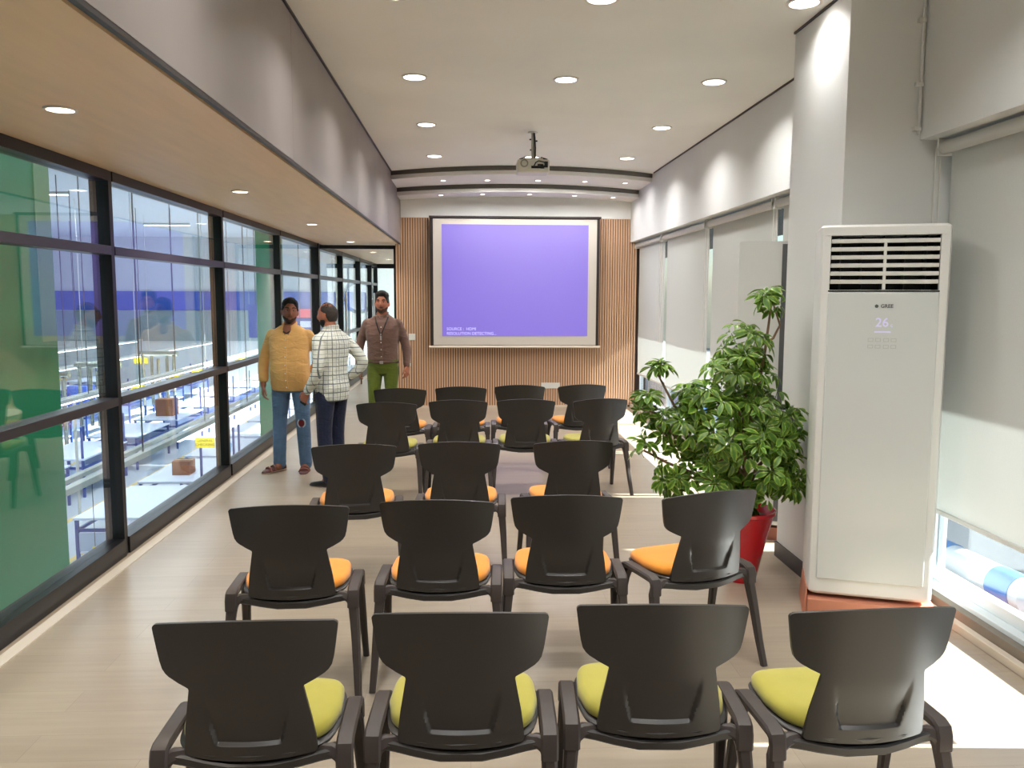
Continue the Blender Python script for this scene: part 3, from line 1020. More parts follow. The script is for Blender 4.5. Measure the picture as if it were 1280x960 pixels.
def rosette_mesh(seed):
    """one palmate leaf: 7 to 9 drooping leaflets around the leaf stalk, local +Z up"""
    q = random.Random(seed)
    n = q.choice((7, 8, 8, 9))
    v, f, ed = [], [], []
    for k in range(n):
        a = 2 * math.pi * (k + q.uniform(-.18, .18)) / n
        Lh = q.uniform(.078, .108)
        W = Lh * q.uniform(.17, .21)
        lift = q.uniform(-.15, .35)
        droop = q.uniform(.5, 1.0)
        ca, sa = math.cos(a), math.sin(a)
        tw = q.uniform(-.35, .35)
        base = len(v)
        prof = [(.10, .06), (.25, .45), (.45, .88), (.62, 1.0), (.80, .78), (.93, .36), (1.0, .03)]
        for t, w in prof:
            r = .012 + Lh * t
            z = r * lift - droop * Lh * t * t * .55
            for s_ in (-1, 0, 1):
                off = s_ * W * w
                zz = z + abs(s_) * W * w * .32 + s_ * W * w * tw
                v.append((ca * r - sa * off, sa * r + ca * off, zz))
                ed.append(.62 if s_ else .12)
        for i in range(len(prof) - 1):
            for j in range(2):
                p = base + i * 3 + j
                f.append((p, p + 1, p + 4, p + 3))
    # leaf stalk, running down and back
    k0 = len(v)
    for z, rr in ((0.004, .003), (-.07, .0028)):
        for k in range(4):
            v.append((rr * math.cos(k * math.pi / 2), rr * math.sin(k * math.pi / 2), z)); ed.append(.5)
    for k in range(4):
        f.append((k0 + k, k0 + (k + 1) % 4, k0 + 4 + (k + 1) % 4, k0 + 4 + k))
    me = bpy.data.meshes.new('leaf')
    me.from_pydata(v, [], f)
    me.materials.append(M_LEAF)
    a = me.attributes.new('edge', 'FLOAT', 'POINT')
    a.data.foreach_set('value', ed)
    me.polygons.foreach_set('use_smooth', [True] * len(f))
    return me
ROS = [rosette_mesh(100 + i) for i in range(9)]
# crown masses: x, y, z (room), radius, number of leaves
BLOBS = [(1.835, 4.98, 1.745, .075, 7), (1.66, 4.95, 1.44, .15, 16), (1.57, 4.90, 1.26, .18, 22), (1.76, 5.05, 1.22, .15, 16), (1.42, 4.88, 1.10, .17, 20),
         (1.30, 4.90, .98, .16, 15), (1.52, 4.82, .96, .24, 30), (1.80, 4.88, 1.02, .20, 26), (1.95, 4.94, .98, .10, 12), (1.93, 5.0, .80, .12, 12),
         (1.72, 4.80, .76, .22, 26), (1.44, 4.86, .70, .20, 22), (1.25, 4.88, .74, .14, 12), (1.90, 4.85, .68, .13, 12), (1.13, 4.90, 1.30, .065, 6),
         (1.06, 4.88, 1.11, .065, 6), (1.15, 4.92, .98, .09, 7), (1.05, 4.90, .84, .05, 3), (1.62, 4.86, .58, .16, 10), (1.33, 4.85, 1.16, .09, 7)]
roots = [(PX - .03, PY, .40), (PX + .05, PY + .03, .40), (PX, PY - .04, .40), (PX - .06, PY - .03, .40)]
def to_local(p):
    return (p[0] - PX, p[1] - PY, p[2])
hubs = []
for i, (x, y, z, r, n) in enumerate(BLOBS):
    rt = Vector(roots[i % 4])
    e = Vector((x, y, z - r * .3))
    m1 = rt.lerp(e, .4) + Vector((rnd.uniform(-.05, .05), rnd.uniform(-.05, .05), .08))
    m2 = rt.lerp(e, .75) + Vector((rnd.uniform(-.04, .04), rnd.uniform(-.04, .04), .03))
    MB().tube([to_local(p) for p in (rt, m1, m2, e)], [.015, .012, .009, .006], 7).build('branch', M_BARK, plant, smooth=True)
    for k in range(n):
        while True:
            d = Vector((rnd.uniform(-1, 1), rnd.uniform(-1, 1), rnd.uniform(-1, 1)))
            if .25 < d.length <= 1:
                break
        # leaves sit towards the outside of each mass
        d = d.normalized() * (d.length ** .45)
        p = Vector((x, y, z)) + d * r
        p.x = min(p.x, XCOL - .10) if p.y > YC0 - .12 else p.x
        out = (d * 1.0 + Vector((rnd.uniform(-.35, .35), rnd.uniform(-.55, .15), .75 + rnd.uniform(-.2, .3)))).normalized()
        q = out.to_track_quat('Z', 'Y')
        o = bpy.data.objects.new('leaf', rnd.choice(ROS))
        o.rotation_mode = 'QUATERNION'
        from mathutils import Quaternion
        o.rotation_quaternion = q @ Quaternion((0, 0, 1), rnd.uniform(0, 6.28))
        sc_ = rnd.uniform(.75, 1.12)
        o.scale = (sc_, sc_, sc_)
        o.location = to_local(p)
        col.objects.link(o)
        o.parent = plant
# the bare reddish stem to the topmost cluster
MB().tube([to_local(p) for p in ((1.70, 4.95, 1.36), (1.78, 4.97, 1.46), (1.86, 5.0, 1.50), (1.90, 5.0, 1.58), (1.85, 4.98, 1.70))], [.009, .008, .008, .007, .005], 7).build('branch', M_BARK, plant, smooth=True)

# ================================================================ FACTORY HALL CONTENTS
M_TUBEL = emit_mat('led_tube', (226, 236, 255), 7.0)
M_TRUNK = mat('trunking', (196, 198, 192), .4, metal=.2)
M_TTOP = mat('bench_top', (206, 216, 236), .35)
M_TBLUE = mat('bench_blue', (44, 70, 140), .45)
M_TBLUEL = mat('bench_pale_blue', (96, 156, 214), .4)
M_SIGN = mat('sign_yellow', (250, 222, 38), .5)
M_SIGNT = mat('sign_text', (40, 36, 20), .6)
M_CABLE = mat('cable_dark', (70, 72, 80), .6)
M_CART = mat('carton', (150, 96, 66), .7)
ROWX = [-4.35, -8.05, -11.7, -15.5]
RNAME = ['nearest the glass', 'second from the glass', 'third from the glass', 'farthest from the glass']
for ri, X in enumerate(ROWX):
    y0, y1 = (2.5, 40) if ri == 0 else (4, 40)
    t = tag(empty('light_trunking', (X, 0, -.42)), f'long hanging light trunking in the hall, {RNAME[ri]}', 'light', 'hall light trunkings')
    MB().box(-.05, .05, y0, y1, .03, .10).build('channel', M_TRUNK, t)
    MB().box(-.32, -.24, y0, y1, .02, .07).build('cable_tray', M_TRUNK, t)
    y = y0 + .3
    while y < y1 - 1.3:
        if not (ri == 0 and y < 12):
            MB().box(-.035, .035, y, y + 1.45, .0, .03).build('lamp_tube', M_TUBEL, t)
        y += 1.6
    y = y0 + .8
    k = 0
    while y < y1 and k < 12:
        MB().box(-.008, .008, y - .008, y + .008, .1, 5.02).build('hanger', M_CABLE if k % 2 else M_TRUNK, t)
        y += 2.6
        k += 1
    # lamps of this line
    for yy in ((16, 26, 36) if ri == 0 else (8, 18, 28, 37)):
        ld = bpy.data.lights.new('line_lamp', 'AREA')
        ld.shape = 'RECTANGLE'
        ld.size, ld.size_y = .08, 7.5
        ld.energy = P_HALL
        ld.color = (.86, .92, 1.0)
        lo = bpy.data.objects.new('lamp', ld)
        lo.location = (0, yy, -.012)
        col.objects.link(lo)
        lo.parent = t
# strip lights under the hall ceiling; first two added to light the green column
HCL = ['added by the glass to light the green column', 'added before the left green column to light it', 'mid distance, nearest the glass', 'far, nearest the glass', 'left of view, middle of the hall',
       'second bay, middle of the hall', 'third bay, middle of the hall', 'at the far end of the hall', 'first bay, deepest in the hall', 'second bay, deepest in the hall']
for k, (x, y) in enumerate([(-3.1, 8.4), (-3.1, 3.2), (-5.5, 15), (-5.5, 24), (-12, 6), (-12, 15), (-12, 24), (-12, 34), (-20, 12), (-20, 26)]):
    t = tag(empty('hall_ceiling_light', (x, y, 4.6)), f"white strip light under the hall ceiling, {HCL[k]}", 'ceiling light', 'hall ceiling strip lights')
    hl = .55 if x > -4 else .9
    MB().box(-hl, hl, -.06, .06, -.08, 0).build('housing', M_TRUNK, t)
    MB().box(-hl + .02, hl - .02, -.04, .04, -.10, -.08).build('lamp_tube', M_TUBEL, t)
    ld = bpy.data.lights.new('hall_lamp', 'AREA')
    ld.shape = 'RECTANGLE'
    ld.size, ld.size_y = 2 * hl - .1, .08
    ld.energy = P_HALL * 2.2
    ld.color = (.88, .94, 1.0)
    lo = bpy.data.objects.new('lamp', ld)
    lo.location = (0, 0, -.105)
    col.objects.link(lo)
    lo.parent = t
# benches: white top, blue legs and rails, back panel, lower shelf
def bench_parts():
    W, Ln, Hh = .62, 1.15, .82
    P = {}
    P['top'] = MB().box(-W, W, -Ln, Ln, Hh, Hh + .035).mesh('bench_top', M_TTOP)
    P['leg'] = MB().box(-.025, .025, -.025, .025, 0, Hh).mesh('leg', M_TBLUE)
    P['rail'] = MB().box(-.02, .02, -Ln + .03, Ln - .03, .62, .67).mesh('rail', M_TBLUE)
    P['cross'] = MB().box(-W + .03, W - .03, -.02, .02, .62, .67).mesh('cross_rail', M_TBLUE)
    P['shelf'] = MB().box(-W + .04, W - .04, -Ln + .05, Ln - .05, .26, .285).mesh('shelf', M_TTOP)
    P['panel'] = MB().box(-W + .04, W - .04, -.012, .012, .30, .60).mesh('end_panel', mat('bench_panel', (176, 190, 214), .5))
    P['upright'] = MB().box(-.02, .02, -.02, .02, .85, 1.55).mesh('upright', M_TBLUE)
    P['W'], P['L'] = W, Ln
    return P
BP = bench_parts()
def bench(x, y, label, group, upr=True):
    t = tag(empty('work_bench', (x, y, ZH)), label, 'bench', group)
    share('bench_top', BP['top'], t)
    for sx in (-1, 1):
        for sy in (-1, 1):
            share('leg', BP['leg'], t, (sx * (BP['W'] - .04), sy * (BP['L'] - .05), 0))
        share('rail', BP['rail'], t, (sx * (BP['W'] - .04), 0, 0))
    for sy in (-1, 1):
        share('cross_rail', BP['cross'], t, (0, sy * (BP['L'] - .05), 0))
        share('end_panel', BP['panel'], t, (0, sy * (BP['L'] - .05), 0))
    share('shelf', BP['shelf'], t)
    if upr:
        for sy in (-1, 1):
            share('upright', BP['upright'], t, (BP['W'] - .05, sy * (BP['L'] - .06), 0))
ORD = ['first', 'second', 'third', 'fourth', 'fifth', 'sixth', 'seventh', 'eighth', 'ninth', 'tenth']
for i in range(10):
    bench(-5.72, 14.4 + 2.6 * i, f'white-topped blue bench, {ORD[i]} along the hall row nearest the glass', 'benches in the hall, nearest row', i % 3 != 0)
for i in range(9):
    bench(-9.0, 13.5 + 2.9 * i, f'white-topped blue bench, {ORD[i]} along the second hall row from the glass', 'benches in the hall, second row', i % 2 == 0)
for i in range(8):
    bench(-12.3, 14 + 3.2 * i, f'white-topped blue bench, {ORD[i]} along the third hall row from the glass', 'benches in the hall, third row', i % 2 == 1)
for i in range(6):
    bench(-16.0, 18 + 3.6 * i, f'white-topped blue bench, {ORD[i]} along the farthest hall row', 'benches in the hall, farthest row', True)
# pale blue bent pipe standing between the nearest benches
pb = tag(empty('blue_pipe', (-4.75, 15.9, ZH)), 'pale blue bent pipe rising beside the nearest hall benches', 'pipe')
for dx, nm in ((0, 'pipe'), (.12, 'pipe')):
    MB().tube([(dx, 0, 0), (dx, 0, 1.15), (dx - .03, .1, 1.32), (dx - .1, .5, 1.48)], .035, 10).build(nm, M_TBLUEL, pb, smooth=True)
# yellow signs hung from the trunkings
def sign(x, y, z, w, h, lines, label):
    t = tag(empty('hanging_sign', (x, y, z)), label, 'sign', 'yellow signs in the hall')
    MB().box(-w / 2, w / 2, -.006, .006, -h, 0).build('board', M_SIGN, t, bevel=.004)
    for sx in (-1, 1):
        MB().box(sx * w * .38 - .003, sx * w * .38 + .003, -.003, .003, 0, -.39 - z + .0 if False else max(.03, -.42 - z)).build('wire', M_CABLE, t)
    n = len(lines)
    for i, s_ in enumerate(lines):
        text_mesh('lettering', s_, h * .36 if n > 1 else h * .5, M_SIGNT, t, (0, -.0075, -h * (i + .5) / n - (.0 if n == 1 else (.06 * h if i == 0 else -.06 * h))), bold=.001)
sign(-4.33, 13.6, -.56, .31, .17, ['GENERAL', 'CHECKING'], 'yellow GENERAL CHECKING sign hanging nearest the glass')
for k, (y, nm) in enumerate([(20.5, 'first'), (23.1, 'second'), (24.9, 'third'), (27.1, 'fourth'), (29.6, 'fifth')]):
    sign(-8.05, y, -.428, .40, .18, ['CHECKING'], f'yellow sign on the second hall trunking, {nm} from the left')
sign(-4.33, 9.75, -1.2, .24, .32, ['EXIT'] if False else ['LINE', '3'] if False else [], 'small yellow sign at the first mullion, above the hall floor')
sign(-4.33, 18.2, -.56, .34, .18, ['GENERAL', 'CHECKING'], 'yellow sign beside the hand of the man in tan')
sign(-11.7, 24, -.45, .5, .2, [], 'small yellow sign high in the hall, left of the first mullion')
sign(-11.7, 30, -.45, .5, .22, [], 'small yellow sign in the hall above the second trunking')
sign(-4.33, 26, -.56, .36, .2, [], 'yellow sign between the checked shirt and the far man')
# clear ducts hanging in two clusters
M_DUCT = mat('duct_steel', (186, 190, 178), .22, metal=.75)
for k, (x, y) in enumerate([(-10.35, 20.5), (-10.35, 23.5), (-10.35, 28.0)]):
    t = tag(empty('duct_cluster', (x, y, -1.9)), ['bright metal pipe cluster left of the first mullion', 'bright metal pipe cluster just right of the first mullion', 'bright metal pipe cluster in the middle of the second bay'][k], 'pipes')
    for i in range(5):
        dx = -.5 + .25 * i
        MB().tube([(dx, .1 * (i % 2), .0), (dx, .1 * (i % 2), 1.75 - .1 * (i % 3))], .05, 10).build('pipe', M_DUCT, t, smooth=True)
    MB().tube([(-.62, .05, 1.72), (.62, .05, 1.72)], .09, 10).build('manifold', M_DUCT, t, smooth=True)
    for i in (-1, 1):
        MB().tube([(i * .55, .05, 1.72), (i * .55, .05, 6.48)], .012, 6).build('hanger', M_CABLE, t)
        MB().box(i * .5 - .03, i * .5 + .03, .02, .08, -.75, 0).build('foot', M_TBLUE, t)
# boxes on benches and racks
for k, (x, y, w, h, mt, lab) in enumerate([(-9.0, 24.9, .5, .5, M_CART, 'brown carton on a bench in the second hall row'), (-12.3, 20.3, .55, .6, M_CART, 'brown carton on a bench in the third hall row'),
                                           (-12.3, 26.7, .6, .7, M_HB, 'dark blue bin on a bench in the third hall row'), (-5.72, 16.6, .35, .28, M_CART, 'brown box on a bench close to the glass')]):
    t = tag(empty('storage_box', (x, y, ZH + .855)), lab, 'box')
    MB().box(-w / 2, w / 2, -w / 2, w / 2, 0, h).build('body', mt, t, bevel=.01)
    MB().box(-w / 2 - .01, w / 2 + .01, -.03, .03, h, h + .006).build('tape', mat('tape', (190, 160, 120), .4), t)
# floor-standing post beside the lane
po = tag(empty('lane_post', (-7.7, 16.4, ZH)), 'slim grey post standing beside the yellow floor line', 'post')
MB().tube([(0, 0, 0), (0, 0, 2.3)], .03, 10).build('shaft', M_TRUNK, po, smooth=True)
MB().disc((0, 0), 0, .10, 0, .02, 20).build('foot', M_TRUNK, po)
# big coloured display in the hall and the ring in the lobby
tv = tag(empty('hall_display', (-5.2, 24, .55)), 'lit blue and red display board hanging in the hall', 'display')
MB().box(-1.1, 1.1, 0, .08, 0, .95).build('screen', mat('display_blue', (26, 50, 150), .3, emit=(40, 70, 190), estr=.5), tv)
MB().box(.1, .95, -.012, -.002, .58, .82).build('red_line', mat('display_red', (230, 60, 90), .3, emit=(235, 70, 100), estr=.9), tv)
MB().box(.35, .95, -.012, -.002, .30, .48).build('white_line', mat('display_white', (220, 225, 255), .3, emit=(220, 225, 255), estr=.8), tv)
for x in (-.9, .9):
    MB().box(x - .01, x + .01, .03, .05, .95, 4.05).build('hanger', M_CABLE, tv)
ar = tag(empty('ring_ornament', (-1.62, 23.6, 0)), 'grey ring ornament on a stand behind the corridor door', 'ornament')
mb = MB()
mb.tube([(.42 * math.cos(a * math.pi / 14), 0, 1.72 + .42 * math.sin(a * math.pi / 14)) for a in range(29)], .055, 10)
mb.build('ring', mat('ring_grey', (150, 156, 152), .6, var=.15, vscale=20), ar, smooth=True)
for sx in (-1, 1):
    MB().tube([(sx * .2, 0, 0), (sx * .2, 0, 1.36)], .03, 10).build('stand_post', M_WHITE, ar, smooth=True)
MB().box(-.35, .35, -.15, .15, 0, .03).build('stand_base', M_WHITE, ar)
ld = bpy.data.lights.new('lobby_lamp', 'AREA'); ld.size = 1.2; ld.energy = 45; ld.color = (.94, .97, 1)
lt = tag(empty('lobby_light', (-1.3, 23.2, 3.19)), 'square ceiling light of the lobby behind the corridor', 'ceiling light')
MB().box(-.6, .6, -.6, .6, 0, .05).build('housing', M_WHITE, lt)
lo = bpy.data.objects.new('lamp', ld); lo.location = (0, 0, -.01); col.objects.link(lo); lo.parent = lt
struct(MB().box(-2.9, 1.2, 21.2, 25, 3.25, 3.4).build('ceiling_lobby', M_CEIL))

# ================================================================ OUTDOOR THINGS seen under the right blind
pr_ = tag(empty('pipe_roll', (3.27, 5.05, -.12), R(-86)), 'white and blue wrapped pipe lying outside under the blind', 'pipe')
MB().tube([(-.55, 0, .11), (.5, 0, .11)], .105, 24).build('pipe', mat('pipe_white', (168, 178, 188), .5), pr_, smooth=True)
for x0, x1 in ((-.56, -.22), (.22, .42)):
    MB().tube([(x0, 0, .11), (x1, 0, .11)], .110, 24).build('blue_wrap', mat('pipe_blue', (46, 104, 168), .5), pr_, smooth=True)
br = tag(empty('brick_stack', (3.42, 3.55, -.12), R(4)), 'low stack of reddish bricks outside the right window', 'bricks')
bme = MB().box(-.11, .11, -.052, .052, 0, .072).mesh('brick', mat('brick_red', (176, 112, 92), .8, var=.1, vscale=9))
for z in range(4):
    for y in range(7):
        for x in range(2):
            share('brick', bme, br, (x * .232, y * .112, z * .074), (0, 0, rnd.uniform(-.03, .03)))
wp = tag(empty('white_post', (4.15, 5.25, -.12)), 'white square post on the terrace outside the right window', 'post')
MB().box(-.11, .11, -.11, .11, 0, 2.83).build('shaft', M_WHITE, wp, bevel=.01)
MB().box(-.16, .16, -.16, .16, 0, .05).build('foot', M_WHITE, wp, bevel=.01)
bt = tag(empty('blue_crate', (3.6, 12.6, -.12), R(20)), 'blue and white crate outside beyond the far window', 'crate')
MB().box(-.4, .4, -.3, .3, 0, .45).build('body', mat('crate_blue', (70, 120, 180), .5), bt, bevel=.02)
MB().box(-.42, .42, -.32, .32, .45, .49).build('rim', M_WHITE, bt, bevel=.01)

# ================================================================ PEOPLE
def remeshed(mb, name, voxel, matr, parent, smooth=6, fac=.5):
    me = mb.mesh(name, matr)
    tmp = bpy.data.objects.new(name + '_tmp', me)
    col.objects.link(tmp)
    r = tmp.modifiers.new('r', 'REMESH')
    r.mode = 'VOXEL'
    r.voxel_size = voxel
    if smooth:
        q = tmp.modifiers.new('s', 'SMOOTH')
        q.iterations = smooth
        q.factor = fac
    dg = bpy.context.evaluated_depsgraph_get()
    m2 = bpy.data.meshes.new_from_object(tmp.evaluated_get(dg))
    bpy.data.objects.remove(tmp)
    bpy.data.meshes.remove(me)
    m2.name = name
    m2.materials.clear()
    m2.materials.append(matr)
    m2.polygons.foreach_set('use_smooth', [True] * len(m2.polygons))
    return share(name, m2, parent)

def limb(mb, pts, rads, n=14, sub=5, grow=0.0, flat=1.0, flatdir=None):
    """smooth tapered limb through the joints (Catmull-Rom), rounded ends"""
    P = [Vector(p) for p in pts]
    out, rr = [], []
    for i in range(len(P) - 1):
        p0 = P[max(i - 1, 0)]; p1 = P[i]; p2 = P[i + 1]; p3 = P[min(i + 2, len(P) - 1)]
        for k in range(sub):
            t = k / sub
            out.append(.5 * ((2 * p1) + (p2 - p0) * t + (2 * p0 - 5 * p1 + 4 * p2 - p3) * t * t + (3 * p1 - p0 - 3 * p2 + p3) * t ** 3))
            rr.append(rads[i] + (rads[i + 1] - rads[i]) * (t * t * (3 - 2 * t)) + grow)
    out.append(P[-1]); rr.append(rads[-1] + grow)
    mb.tube(out, rr, n, flat=flat, flatdir=flatdir)
    mb.ball(P[0], rr[0] * .98, nu=12, nv=8)
    mb.ball(P[-1], rr[-1] * .98, nu=12, nv=8)

def torso(mb, rings, grow=0.0, n=28):
    L_ = []
    for z, rx, ry, cx, cy in rings:
        ring = []
        for k in range(n):
            a = 2 * math.pi * k / n
            c, s_ = math.cos(a), math.sin(a)
            ring.append((cx + (rx + grow) * math.copysign(abs(c) ** .82, c), cy + (ry + grow) * math.copysign(abs(s_) ** .82, s_), z))
        L_.append(ring)
    mb.loft(L_, True)

def head_dir(az, el):
    """surface of the head around its centre: az 0 = face, el from -90 (neck) to 90"""
    x = math.sin(az) * math.cos(el)
    y = math.cos(az) * math.cos(el)
    z = math.sin(el)
    hx, hy, hz = .074, .094, .116
    p = Vector((hx * x, hy * y, hz * z))
    low = max(0.0, -z)
    p.x *= 1 - .30 * low * low - .02 * low
    if y > 0:
        p.y *= 1 - .10 * low
    else:
        p.y *= 1 - .30 * low
    if y > .1:
        g = lambda u, s: math.exp(-(u / s) ** 2)
        X, Z = p.x, p.z
        d = 0.0
        d += .024 * g(X, .013) * sstep(.030, -.022, Z) * sstep(-.045, -.028, Z)   # nose
        d += .006 * g(X, .016) * g(Z - .012, .03)
        d += .005 * g(Z - .034, .010) * g(X, .05)                                   # brow
        d -= .009 * (g(X - .031, .015) + g(X + .031, .015)) * g(Z - .014, .012)     # eye sockets
        d += .006 * g(X, .022) * (g(Z + .055, .007) + g(Z + .068, .007))            # lips
        d += .007 * g(X, .022) * g(Z + .096, .014)                                  # chin
        d += .003 * (g(X - .042, .02) + g(X + .042, .02)) * g(Z + .018, .02)        # cheeks
        p.y += d * sstep(.1, .5, y)
    return p

def head_shell(fn, M, nu=56, nv=36):
    """closed shell over the head, offset by fn(az, el, point)"""
    mb = MB()
    rings = []
    for j in range(nv + 1):
        el = -math.pi / 2 + math.pi * (j + .25) / (nv + .5)
        ring = []
        for k in range(nu):
            az = -math.pi + 2 * math.pi * k / nu
            p = head_dir(az, el)
            nrm = Vector((p.x / .074 ** 2, p.y / .094 ** 2, p.z / .116 ** 2)).normalized()
            ring.append(M @ (p + nrm * fn(az, el, p)))
        rings.append(ring)
    mb.loft(rings, True)
    return mb

def hand(mb, wrist, d, palm_n, thumb, curl=.35, s=1.0):
    """palm and five separate fingers; d = along the arm, palm_n = palm side, thumb = thumb side"""
    d = Vector(d).normalized()
    n = Vector(palm_n); n = (n - d * n.dot(d)).normalized()
    t = Vector(thumb); t = (t - d * t.dot(d) - n * t.dot(n)).normalized()
    w = Vector(wrist)
    rings = []
    for a, wd, th in ((-.02, .026, .019), (.01, .029, .018), (.04, .037, .016), (.07, .041, .0145), (.092, .040, .012)):
        ring = []
        for k in range(14):
            an = 2 * math.pi * k / 14
            ring.append(w + d * a * s + t * (math.cos(an) * wd * s) + n * (math.sin(an) * th * s))
        rings.append(ring)
    mb.loft(rings, True)
    for i, (off, ln) in enumerate(((.0315, .070), (.0105, .078), (-.0105, .073), (-.0305, .057))):
        p = w + d * .086 * s + t * off * s
        dd = (d + t * off * 1.6).normalized()
        pts, rr = [p], [.0092 * s]
        ang = curl * (1 + .12 * i)
        for q, fr in enumerate((.45, .32, .23)):
            dd = (Matrix.Rotation(0, 3, 'X') @ dd)
            dd = (dd * math.cos(ang) + n * math.sin(ang)).normalized()
            p = p + dd * ln * fr * s
            pts.append(p)
            rr.append((.0086, .0078, .0068)[q] * s)
        mb.tube(pts, rr, 8)
        mb.ball(pts[-1], rr[-1], nu=8, nv=6)
    p = w + d * .022 * s + t * .026 * s
    a1 = (d * .75 + t * .62 + n * .25).normalized()
    a2 = (d * .95 + t * .15 + n * .35).normalized()
    pts = [p, p + a1 * .040 * s, p + a1 * .040 * s + a2 * .030 * s, p + a1 * .040 * s + a2 * .056 * s]
    mb.tube(pts, [.0135 * s, .0115 * s, .0098 * s, .008 * s], 8)
    mb.ball(pts[-1], .008 * s, nu=8, nv=6)

def shoe(mb, heel, deg, s=1.0, ln=.27, top=.075):
    """shoe last: heel point on the floor, pointing along deg (0 = +y, positive to the person's left)"""
    a = R(deg)
    f = Vector((-math.sin(a), math.cos(a), 0))
    r = Vector((math.cos(a), math.sin(a), 0))
    h = Vector(heel)
    rings = []
    for u, wd, ht in ((0, .020, .05), (.04, .034, top), (.12, .036, top), (.30, .038, top * .92), (.48, .043, top * .74), (.68, .048, top * .58), (.85, .042, top * .46), (.96, .026, top * .36), (1.0, .010, top * .28)):
        ring = []
        for k in range(14):
            an = 2 * math.pi * k / 14
            c, s_ = math.cos(an), math.sin(an)
            z = ht / 2 + math.copysign(abs(s_) ** .7, s_) * ht / 2
            ring.append(h + f * (u * ln * s) + r * (c * wd * s) + Vector((0, 0, z * s)))
        rings.append(ring)
    mb.loft(rings, True)

def cloth(name, rgb, **k):
    return mat(name, rgb, .85, spec=.15, sheen=.15, **k)

def wrinkle(name, rgb, strength=.55, scale=9.0, var=.06):
    """fabric with soft folds"""
    m = cloth(name, rgb, var=var, vscale=7)
    N, L = m.node_tree.nodes, m.node_tree.links
    tc = N.new('ShaderNodeTexCoord')
    mp = N.new('ShaderNodeMapping')
    mp.inputs['Rotation'].default_value = (.3, .5, .2)
    mp.inputs['Scale'].default_value = (1.0, 1.0, 2.4)
    n = N.new('ShaderNodeTexNoise')
    n.inputs['Scale'].default_value = scale
    n.inputs['Detail'].default_value = 2.5
    n.inputs['Distortion'].default_value = .7
    bp = N.new('ShaderNodeBump')
    bp.inputs['Strength'].default_value = strength
    bp.inputs['Distance'].default_value = .03
    L.new(tc.outputs['Object'], mp.inputs[0]); L.new(mp.outputs[0], n.inputs['Vector'])
    L.new(n.outputs['Fac'], bp.inputs['Height'])
    L.new(bp.outputs[0], N['Principled BSDF'].inputs['Normal'])
    return m

def plaid():
    m = wrinkle('checked_shirt', (206, 210, 204), .5, 10, .02)
    N, L = m.node_tree.nodes, m.node_tree.links
    b = N['Principled BSDF']
    tc = N.new('ShaderNodeTexCoord')
    sp = N.new('ShaderNodeSeparateXYZ')
    wv = N.new('ShaderNodeTexNoise'); wv.inputs['Scale'].default_value = 9
    L.new(tc.outputs['Object'], wv.inputs['Vector'])
    va = N.new('ShaderNodeMixRGB'); va.blend_type = 'LINEAR_LIGHT'; va.inputs[0].default_value = .004
    L.new(tc.outputs['Object'], va.inputs[1]); L.new(wv.outputs['Color'], va.inputs[2])
    L.new(va.outputs[0], sp.inputs[0])
    last = None
    def lines(sock, period, width, off):
        a = N.new('ShaderNodeMath'); a.operation = 'ADD'; a.inputs[1].default_value = 10 + off
        L.new(sock, a.inputs[0])
        d = N.new('ShaderNodeMath'); d.operation = 'MODULO'; d.inputs[1].default_value = period
        L.new(a.outputs[0], d.inputs[0])
        c = N.new('ShaderNodeMath'); c.operation = 'LESS_THAN'; c.inputs[1].default_value = width
        L.new(d.outputs[0], c.inputs[0])
        return c.outputs[0]
    at_ = N.new('ShaderNodeMath'); at_.operation = 'ARCTAN2'
    L.new(sp.outputs[1], at_.inputs[0]); L.new(sp.outputs[0], at_.inputs[1])
    xy = N.new('ShaderNodeMath'); xy.operation = 'MULTIPLY'; xy.inputs[1].default_value = .15
    L.new(at_.outputs[0], xy.inputs[0])
    socks = [lines(sp.outputs[2], .080, .009, 0), lines(sp.outputs[2], .080, .003, .040), lines(xy.outputs[0], .0785, .008, .01), lines(xy.outputs[0], .0785, .003, .045)]
    cur = socks[0]
    for q in socks[1:]:
        mxx = N.new('ShaderNodeMath'); mxx.operation = 'MAXIMUM'
        L.new(cur, mxx.inputs[0]); L.new(q, mxx.inputs[1])
        cur = mxx.outputs[0]
    mx = N.new('ShaderNodeMixRGB')
    mx.inputs[1].default_value = srgb(214, 217, 210)
    mx.inputs[2].default_value = srgb(112, 120, 124)
    L.new(cur, mx.inputs[0])
    L.new(mx.outputs[0], b.inputs['Base Color'])
    return m

M_EYEW = mat('eye_white', (150, 138, 128), .4)
M_EYED = mat('eye_dark', (24, 16, 12), .2)
M_HAIR = mat('black_hair', (20, 17, 16), .6, bump=.6, bscale=160, spec=.3)

